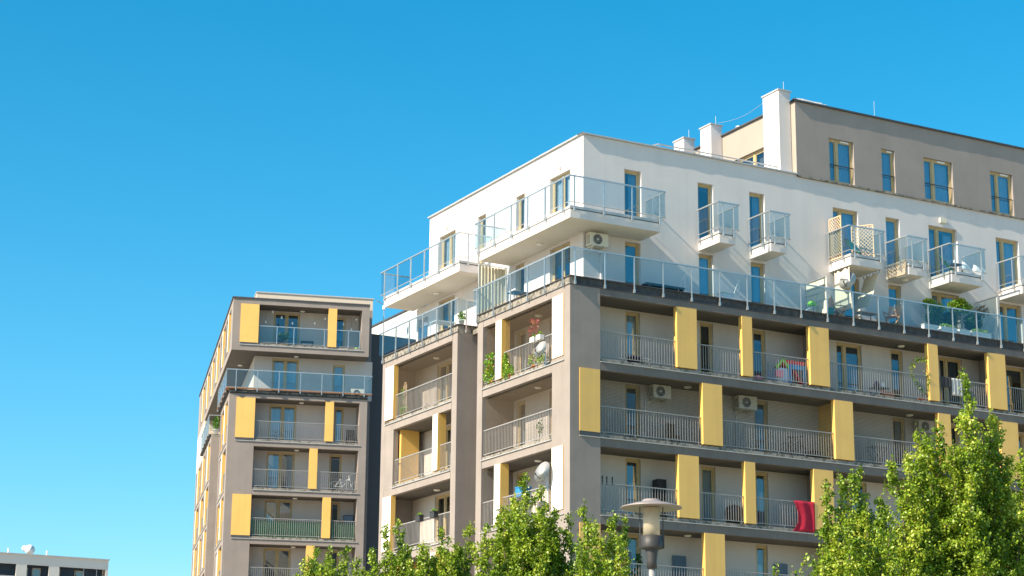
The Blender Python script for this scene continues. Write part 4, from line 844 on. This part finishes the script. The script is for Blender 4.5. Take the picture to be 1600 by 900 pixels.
pot(FM, .25, 9.65, 21.51, .13, .22, 'spiky pot plant at the corner of the left side terrace', [(0, 0, .4, .2, .2, .2)], 90, .10, 'leaf2', 'white_pl', 17)
hose = at('watering_pump', FM, 1.0, 8.35, 21.3, 0, 'pink garden pump on the brown slab in the notch between the side bays', 'garden pump'); MB().lathe([(0, 0), (.12, 0), (.12, .3), (.05, .42), (.03, .6), (0, .6)], n=12).tube((0, 0, .35), (-.35, .15, .45), .02).build('body', 'pink', hose)
pot(FM, 3.1, .3, FZ[3], .15, .25, 'dark green plant on the lowest front balcony, right behind the street lamp', [(0, 0, .9, .2, .2, .5), (.15, 0, 1.4, .15, .1, .3)], 130, .11, 'leafd', 'terr', 18)
pot(FB, .3, 15.6, 25.92, .2, .3, 'bright green shrub at the second terrace on the side of the tower', [(0, 0, .8, .25, .3, .45)], 260, .12, 'leaf2', 'white_pl', 19)
pot(FB, 3.2, .6, 28.8, .15, .3, 'feathery green plant behind the glass of the top tower loggia', [(0, 0, .75, .4, .3, .3)], 200, .12, 'leafd', 'terr', 21)
# --- playhouse, toys
ph_ = at('toy_playhouse', FM, 10.3, .55, FZ[0], 0, 'colourful plastic playhouse with lime gable, pink shelf and red roof behind the railing', 'playhouse')
m = MB(); m.box(-.28, .24, -.3, -.26, .1, .75).box(-.28, -.24, -.26, .4, .1, .75); m.build('front_wall', 'lblue', ph_)
m = MB(); m.bar((-.36, -.31, .72), (0, -.31, 1.12), .05, .10).bar((0, -.31, 1.12), (.34, -.31, .72), .05, .10); m.build('gable', 'green', ph_)
m = MB(); m.quad((-.02, -.3, 1.12), (.95, -.3, 1.12), (1.2, .4, .85), (.05, .4, .9)); m.box(0, 1.1, -.29, -.25, .88, 1.12); m.build('roof', 'redpl', ph_)
MB().box(-.42, -.1, -.42, -.32, .35, .62).build('shelf', 'pink', ph_)
m = MB(); m.box(.28, .42, -.34, -.3, 0, .95).box(.42, 1.12, -.34, -.3, .75, .95).box(1.0, 1.14, -.34, -.3, .0, .75); m.build('arch_wall', 'bluepl', ph_); MB().bar((.55, -.2, .7), (1.1, -.2, .02), .25, .06).build('slide', 'redpl', ph_)
tb = at('toy_car', FM, 9.15, .45, FZ[0], 0, 'small pink and white toy car low behind the railing left of the playhouse', 'toy'); MB().lathe([(0, -.2), (.14, -.16), (.17, 0), (.14, .16), (0, .2)], (0, 0, .2), 12, 'x').build('body', 'pink', tb)
for s in (-.14, .14): MB().lathe([(0, -.03), (.08, -.03), (.08, .03), (0, .03)], (s, -.14, .08), 10, 'y').build('wheel', 'white_pl', tb)
def tubm(x, label, m_, w_=.5, h_=.4):
    t = at('laundry_tub', FM, x, .5, FZ[0], 0, label, 'tub'); MB().lathe([(w_*.38, 0), (w_*.5, h_), (w_*.54, h_), (w_*.54, h_-.03), (0, h_-.05)], n=14).build('bucket', m_, t, True); MB().tube((-w_*.5, 0, h_-.05), (-w_*.6, 0, h_-.12), .015).tube((w_*.5, 0, h_-.05), (w_*.6, 0, h_-.12), .015).build('handle', m_, t)
tubm(3.2, 'dark blue tub behind the first front railing, left of the white one', 'navyc', .55, .42); tubm(3.75, 'white tub behind the first front railing, right of the dark blue one', 'white_pl', .4, .42)
# --- bicycles
def bicycle(fr, x, y, z, rz, label, fm, s=1.0):
    t = at('bicycle', fr, x, y, z, rz, label, 'bicycle'); t.scale = (s, s, s)
    for cx in (-.52, .52):
        w_ = MB(); pts = [(cx+.33*math.cos(a*math.pi/12), 0, .34+.33*math.sin(a*math.pi/12)) for a in range(25)]; w_.path(pts, .02, 5)
        for a in range(10): w_.tube((cx, 0, .34), (cx+.33*math.cos(a*math.pi/5), 0, .34+.33*math.sin(a*math.pi/5)), .004, 3)
        w_.build('wheel', fm if fm != 'white_pl' else 'cap', t)
    m = MB()
    for a, b in (((-.52, 0, .34), (-.1, 0, .32)), ((-.52, 0, .34), (-.2, 0, .80)), ((-.1, 0, .32), (-.22, 0, .88)), ((-.1, 0, .32), (.36, 0, .78)), ((-.2, 0, .55), (.36, 0, .84)), ((.52, 0, .34), (.33, 0, .95))): m.tube(a, b, .018)
    m.build('frame', fm, t); MB().tube((.33, -.28, 1.02), (.33, .28, 1.02), .014).tube((.33, 0, .95), (.33, 0, 1.02), .014).build('handlebar', fm, t); MB().box(-.34, -.10, -.06, .06, .90, .95).build('saddle', 'black', t)
bicycle(FB, 7.2, .35, BT[1]-2.55, .0, 'white bicycle leaning behind the right railing of a tower loggia', 'white_pl', .98)
bicycle(FM, 10.95, .5, FZ[1], .25, 'dark bicycle behind netting beside the full-depth yellow partition', 'black')
cb = at('covered_scooter', FM, 11.95, .55, FZ[1], 0, 'dark low scooter and bags heaped right of the dark bicycle', 'scooter'); MB().lathe([(0, -.5), (.16, -.4), (.25, 0), (.2, .3), (0, .5)], (0, 0, .28), 10, 'x').build('body', 'cloth_d', cb)
for s in (-.35, .35): MB().lathe([(0, -.05), (.17, -.05), (.17, .05), (0, .05)], (s, 0, .17), 14, 'y').build('wheel', 'black', cb)
bicycle(FB, 3.1, .6, BT[0]-2.55, 0, 'small dark bicycle on the tower loggia just under the terrace', 'black', .6)
# --- stacked chairs, dryers, drum shapes
def dryer(fr, x, y, z, label, m_='white_pl'):
    t = at('clothes_dryer', fr, x, y, z, 0, label, 'clothes dryer'); k = MB(); k.tube((-.4, -.2, .95), (.4, -.2, .95), .012).tube((-.4, .2, .95), (.4, .2, .95), .012)
    for i in range(7): k.tube((-.38+.125*i, -.2, .95), (-.38+.125*i, .2, .95), .006)
    k.build('rack', m_, t)
    for s in (-.2, .2): MB().tube((-.4, s, .95), (.3, s, 0), .012).tube((.4, s, .95), (-.3, s, 0), .012).build('leg', m_, t)
dryer(FM, 15.3, .6, FZ[1], 'thin folding clothes dryer behind netting, right of the yellow partition', 'dgrey')
dryer(FM, 13.1, .5, FZ[0], 'folded clothes dryer in the front loggia, right of the wide yellow panel', 'rail') if False else None
ch = at('office_chair', FM, 5.1, .6, FZ[1], 0, 'black chair behind the netted front railing, left of a yellow panel', 'chair'); MB().box(-.22, .22, -.2, .2, .42, .47).build('seat', 'black', ch); MB().box(-.22, .22, .18, .22, .5, 1.0).build('backrest', 'black', ch)
for a in (-.18, .18):
    for b in (-.16, .16): MB().box(a-.015, a+.015, b-.015, b+.015, 0, .42).build('leg', 'black', ch)
tg = small_table(FM, 15.6, .6, FZ[0], .55, .75, .5, 'garden table with jugs on it behind the front railing', 'shutter')
for i, (dx, m_, l) in enumerate(((-.2, 'navyc', 'dark blue jug on the loggia garden table'), (.12, 'white_pl', 'white jug on the loggia garden table'))):
    t = at('jug', FM, 15.6+dx, .55, FZ[0]+.552, 0, l, 'jug'); MB().lathe([(0, 0), (.1, 0), (.12, .1), (.07, .2), (.08, .24), (0, .23)], n=12).build('body', m_, t, True); MB().tube((.1, 0, .06), (.16, 0, .12), .012).tube((.16, 0, .12), (.08, 0, .2), .012).build('handle', m_, t)
cr_ = at('wooden_crate', FM, 15.75, .35, FZ[0], 0, 'reddish wooden crate under the loggia garden table', 'crate'); m = MB()
for k_ in range(3): m.box(-.3, .3, -.16, -.14, .03+.11*k_, .11+.11*k_).box(-.3, .3, .14, .16, .03+.11*k_, .11+.11*k_)
for a in (-.29, .29): m.box(a-.015, a+.015, -.14, .14, 0, .34)
m.build('slats', 'terr', cr_)
pp = at('wicker_basket', FM, 7.9, .55, FZ[2], 0, 'round black lidded basket behind the railing left of a narrow yellow panel', 'basket'); MB().lathe([(.28, 0), (.36, .6), (.34, .8), (.2, .9), (0, .92)], n=16).build('body', 'black', pp, True); MB().lathe([(.03, .92), (.03, .97), (0, .98)], n=8).build('knob', 'black', pp)
cbn = at('tall_cabinet', FM, 4.75, 1.1, FZ[2], 0, 'tall black cabinet at the left edge of a yellow panel, above the street lamp', 'cabinet'); MB().box(-.2, .2, -.2, .2, 0, 1.75).build('body', 'black', cbn); MB().box(-.19, .19, -.22, -.202, .05, 1.7).build('door', 'black', cbn)
pr = at('potted_figures', FM, 1.65, .3, FZ[2]+1.28, 0, 'small dark ornaments standing on the front railing near the corner pier', 'ornaments')
for i, x in enumerate((-.15, .05, .3)): MB().lathe([(0, -.12), (.03, -.1), (.02, .1), (.035, .15), (0, .25)], (x, -.2, 0), 8).build('figure', 'black', pr)
bsc = at('blue_box', FM, .5, 4.7, FZ[2]+1.2, 0, 'blue box shelf on the sunny side loggia, partly behind the tree', 'box'); MB().box(-.1, .3, -.3, .3, 0, .36).build('body', 'bluepl', bsc); MB().box(-.12, .32, -.32, .32, .361, .4).build('lid', 'bluepl', bsc)
for s in (-.25, .25): MB().box(0, .06, s-.03, s+.03, -1.2, 0).build('leg', 'dgrey', bsc)
# shutters on the lowest loggias
for a, z in ((3.0, 0), (5.55, 0), (7.1, 0), (10.5, 0)):
    s_ = MB(); s_.box(a, a+.62, 1.40, 1.44, FZ[3]+.7, FZ[3]+1.85)
    for i in range(12): s_.box(a+.05, a+.57, 1.385, 1.398, FZ[3]+.78+.085*i, FZ[3]+.83+.085*i)
    s_.build('shutter', 'shutter', A)
# tower: green balcony screen, grill, pendant bulbs
for a, b, l in ((1.66, 5.88, 'long green slatted screen tied behind a tower railing'), (6.46, 7.98, 'short green slatted screen behind the tower railing, right of the yellow panel')):
    t = at('privacy_screen', FB, a, .16, BT[2]-2.5, 0, l, 'privacy screen'); m = MB(); n = int((b-a)/.05)
    for i in range(n): m.box(i*.05, i*.05+.04, 0, .02, 0, 1.0+.03*math.sin(i*2.1))
    m.build('slats', 'screen', t); MB().box(0, b-a, .021, .03, .3, .33).box(0, b-a, .021, .03, .8, .83).build('binding', 'dgrey', t)
gr = at('barbecue_grill', FB, 7.1, .8, BT[2]-2.55, 0, 'black kettle barbecue on the right tower loggia above the green screen', 'barbecue'); MB().lathe([(0, .9), (.22, .98), (.27, 1.12), (.22, 1.26), (0, 1.34)], n=16).build('kettle', 'black', gr, True)
for a in range(3): MB().tube((.12*math.cos(a*2.1), .12*math.sin(a*2.1), 1.0), (.3*math.cos(a*2.1), .3*math.sin(a*2.1), 0), .012).build('leg', 'black', gr)
cbx = at('grey_cabinet', FB, 7.65, 1.1, BT[2]-2.55, 0, 'dark teal cabinet beside the kettle barbecue on the tower', 'cabinet'); MB().box(-.28, .28, -.25, .25, 0, 1.6).build('body', 'shutter', cbx); MB().box(-.3, .3, -.27, .27, 1.601, 1.65).build('lid', 'dgrey', cbx)
for i, (x, z) in enumerate(((2.07, 30.5), (2.5, 31.18), (3.06, 30.85), (3.74, 30.52), (5.13, 30.6), (5.78, 30.95), (6.94, 30.65), (7.44, 30.35), (7.74, 31.0))):
    ls = ('leftmost', 'high left, above the leftmost one', 'over the left window leaf', 'low, over the right window leaf', 'low, right of the wide window', 'just left of the narrow yellow panel', 'just right of the narrow yellow panel', 'lowest at the right end', 'high at the right end')[i]
    t = at('pendant_bulb', FB, x, .6, z-.08, 0, 'white bulb hanging in the top tower loggia, '+ls, 'pendant bulb', 'bulbs hanging in the top tower loggia')
    MB().lathe([(0, -.10), (.045, -.07), (.055, .0), (.03, .08), (0, .09)], n=10).build('bulb', 'lampw', t, True); MB().tube((0, 0, .09), (0, 0, 31.37-z+.08), .006, 4).build('cord', 'dgrey', t)
for (x, l) in ((7.6, 'dark planter chair at the right end of the tower loggia under the terrace'),):
    t = at('lounge_chair', FB, x, .6, BT[0]-2.55, 0, l, 'chair'); MB().box(-.28, .28, -.25, .25, .35, .45).build('seat', 'black', t); MB().box(-.28, .28, .22, .3, .45, 1.0).build('backrest', 'black', t)
    for a in (-.24, .24): MB().box(a-.02, a+.02, -.2, .2, 0, .35).build('leg', 'black', t)
gb = at('green_watering_can', FB, 7.75, .25, 28.82, 0, 'bright green watering can behind the top tower glass, right corner', 'watering can'); MB().lathe([(0, 0), (.11, 0), (.11, .2), (.05, .24), (0, .24)], n=12).build('body', 'green', gb, True); MB().tube((.1, 0, .1), (.26, 0, .24), .015).build('spout', 'green', gb); MB().tube((-.08, 0, .2), (-.15, 0, .1), .012).tube((-.15, 0, .1), (-.1, 0, .03), .012).build('handle', 'green', gb)
tw = small_table(FB, 4.7, .7, 28.82, .5, .8, .5, 'dark table behind the glass of the top tower loggia', 'black')
# far roof things
dr = at('satellite_dish', FF, -7.6, .8, 24.3, 0, 'tiny white dish cluster on the far pale roof at lower left', 'satellite dish'); MB().lathe([(0, 0), (.35, -.06), (.5, -.16)], (0, 0, .75), 14, 'y').lathe([(0, 0), (.25, -.05), (.3, -.1)], (-.5, 0, .85), 12, 'y').build('reflector', 'white_pl', dr, True); MB().tube((0, .05, 0), (0, .05, 1.3), .04).tube((-.3, .05, 1.25), (.2, .05, 1.25), .02).build('mast', 'metal', dr)
# --- street lamp
sl_ = empty('street_lamp', (1.57, 21.94, 0), 0, 'grey pole street lamp with a flat disc shade and clear cylinder glass', 'street lamp')
MB().lathe([(.075, 0), (.075, .35), (.048, .5), (.035, 4.15)], n=16).build('pole', 'post', sl_, True)
MB().lathe([(.055, 4.12), (.055, 4.20), (.075, 4.34), (.075, 4.345)], n=20).build('collar', 'dgrey', sl_, True)
MB().lathe([(.075, 4.33), (.115, 4.335), (.12, 4.36), (.12, 4.475), (.10, 4.48), (0, 4.48)], n=24).build('gear_housing', 'dgrey', sl_, True)
MB().lathe([(.095, 4.48), (.095, 4.79)], n=28).build('lens', MT['lens'], sl_, True)
lv = MB()
for i in range(24): a = i*math.pi/12; lv.tube((.075*math.cos(a), .075*math.sin(a), 4.485), (.075*math.cos(a), .075*math.sin(a), 4.72), .006, 4)
lv.lathe([(0, 4.5), (.05, 4.5), (.05, 4.7), (.03, 4.74), (0, 4.74)], n=14); lv.build('lamp_bulb', 'cream', sl_, True)
MB().lathe([(.0, 4.805), (.2, 4.80), (.335, 4.785), (.345, 4.79), (.335, 4.80), (.2, 4.84), (.11, 4.855), (.10, 4.875), (.09, 4.885), (0, 4.885)], n=48).build('shade', MT['shade'], sl_, True)
for a in (.0, 3.14): MB().tube((.128*math.cos(a), .128*math.sin(a), 4.36), (.128*math.cos(a), .128*math.sin(a), 4.80), .006, 6).box(.128*math.cos(a)-.012, .128*math.cos(a)+.012, .128*math.sin(a)-.012, .128*math.sin(a)+.012, 4.34, 4.50).build('strut', 'dgrey', sl_)
# ------------------------------------------------------------------ trees
def tree(x, y, ztop, peaks, label, seed, spread=1.6, n_side=20, lsize=.060, cat='tree', dens=1.35, zlo=2.4, shoots=10):
    """upright maple: a forked trunk, leaders rising to the given peaks (dx, dy, z), side shoots with leaves along them"""
    r = np.random.default_rng(seed); t = empty('maple_tree', (x, y, 0), 0, label, cat, 'maples in front of the block')
    tk = MB(); tk.tube((0, 0, 0), (.03, 0, zlo*.8), .16, 10, .12); br_ = MB(); P_, S_ = [], []
    allp = [tuple(p) for p in peaks]
    for dx, dy, z in allp:
        base = np.array([.03+dx*.05, dy*.05, zlo*.75]); top = np.array([dx, dy, z]); k = 14; pts = []
        for i in range(k+1):
            h = i/k; q = base+(top-base)*h; q[:2] = base[:2]+(top[:2]-base[:2])*(h**.55); q[:2] += r.normal(size=2)*.03; pts.append(q)
        for i in range(k): br_.tube(pts[i], pts[i+1], .055*(1-i/k)+.008, 5, .055*(1-(i+1)/k)+.006, cap=False)
        H = z-base[2]; ns = int(n_side*H/3)
        for s in range(ns):
            h = .12+.86*(s+r.random())/ns; i = min(int(h*k), k-1); o = pts[i]+(pts[i+1]-pts[i])*(h*k-i)
            L = (1-h)**.9*spread*(.3+.7*r.random())*.8+.07; a = r.random()*6.283; el = R(18+46*r.random())
            d = np.array([math.cos(a)*math.cos(el), math.sin(a)*math.cos(el), math.sin(el)]); e = o+d*L
            if h < .93 and L > .3: br_.tube(o, e, .010, 3, .004, cap=False)
            nl = int((14+L*170)*dens); tt_ = r.random((nl, 1))**.75; p = o+(e-o)*tt_; p[:, 2] += (tt_[:, 0]**2)*L*.15
            P_.append(p+r.normal(size=(nl, 3))*(.035+.065*np.sqrt(np.clip(1-tt_, 0, 1))*min(1, L*1.6)))
            for q in range(int(L*4)):            # twigs off the shoot
                h2 = r.random()*.8+.1; o2 = o+(e-o)*h2; a2 = r.random()*6.283; el2 = R(30+45*r.random()); L2 = (.12+.22*r.random())*min(1, L+.3)
                e2 = o2+np.array([math.cos(a2)*math.cos(el2), math.sin(a2)*math.cos(el2), math.sin(el2)])*L2; nl = int(26*dens); tt_ = r.random((nl, 1)); P_.append(o2+(e2-o2)*tt_+r.normal(size=(nl, 3))*.035)
        nl = int(H*55); tt_ = r.random(nl)*.7+.3; idx = np.minimum((tt_*k).astype(int), k-1); pa = np.array(pts); P_.append(pa[idx]+(pa[idx+1]-pa[idx])*(tt_*k-idx)[:, None]+r.normal(size=(nl, 3))*.035)
    p = np.concatenate(P_); v, f = leaves(p, r, lsize, .5); leafmesh('crown', v, f, 'leaf', t); tk.build('trunk', 'bark', t, True); br_.build('branches', 'bark', t)
    return len(p)
N = 0
def wx(px, py, d):                              # direction of a sight line, used only to place the tree tips at their real spots
    v = fw+r2*((px-800)/F_PX)-u2*((py-450)/F_PX); k = d/v.y; return v.x*k, 1.6+v.z*k
def fill(lo, hi, n, seed):
    r = random.Random(seed); return [(r.uniform(*lo), r.uniform(*hi)) for _ in range(n)]
def mk_tree(d, cx, tips, label, seed, **kw):
    x0, _ = wx(cx, 900, d); r = random.Random(seed); pk = []
    for a, b in tips:
        dd = r.uniform(-.9, .9); X, Z = wx(a, b, d+dd); pk.append((X-x0, dd, Z))
    return tree(x0, d, 0, pk, label, seed, **kw)
N += mk_tree(42, 1500, [(1507, 577), (1470, 655), (1432, 668), (1545, 640), (1562, 655), (1395, 712), (1415, 745), (1530, 690), (1490, 700), (1450, 740), (1380, 790), (1600, 700), (1520, 800), (1570, 770), (1480, 800), (1420, 830), (1350, 820)]+fill((1430, 1565), (650, 720), 8, 11)+fill((1400, 1580), (700, 800), 9, 1)+fill((1360, 1600), (780, 890), 10, 2), 'tallest tree with bright green leaves, its tip pointing above the others at right', 3, n_side=22, spread=2.5)
N += mk_tree(39, 1320, [(1292, 748), (1310, 738), (1331, 733), (1345, 731), (1290, 800), (1375, 770), (1285, 860), (1310, 810), (1345, 800), (1300, 850), (1276, 890), (1360, 850)]+fill((1305, 1390), (780, 880), 8, 3), 'bushy tree with several thin upright tips left of the tallest tree', 5, spread=1.6)
N += mk_tree(45, 1650, [(1592, 765), (1625, 690), (1660, 640), (1570, 720), (1605, 800), (1690, 700)], 'darker tree cut by the right picture edge, behind the tallest tree', 8, spread=2.3)
N += mk_tree(46, 825, [(822, 738), (846, 755), (806, 775), (780, 790), (868, 790), (888, 800), (755, 818), (840, 800), (795, 830), (860, 840), (822, 850), (740, 850), (895, 850)]+fill((775, 875), (765, 800), 6, 14)+fill((770, 880), (800, 880), 9, 4), 'rounded tree in front of the block corner, hiding the lowest dish', 13, spread=2.3)
N += mk_tree(43, 940, [(917, 784), (962, 800), (978, 808), (932, 815), (950, 840), (905, 840), (975, 860), (925, 870)]+fill((905, 978), (825, 885), 8, 5), 'narrow tree with two upright tips directly left of the street lamp', 17, spread=1.4)
N += mk_tree(47, 650, [(607, 822), (622, 812), (664, 848), (692, 822), (735, 815), (640, 850), (583, 855), (715, 848), (676, 868), (610, 865), (700, 870)]+fill((600, 745), (840, 885), 12, 6), 'low tree with scattered tips in front of the left side bay', 19, spread=1.8)
N += mk_tree(50, 515, [(492, 853), (515, 852), (541, 850), (474, 872), (560, 868), (500, 880), (530, 878), (466, 895), (572, 885)]+fill((480, 575), (860, 890), 5, 16), 'smallest tree top in front of the foot of the tower', 23, spread=1.7)
N += mk_tree(36, 1215, [(1256, 868), (1243, 890), (1213, 882)], 'bare twiggy tree top with sparse dry leaves between lamp and right trees', 29, spread=.35, dens=.25, n_side=5)
print('leaves', N)
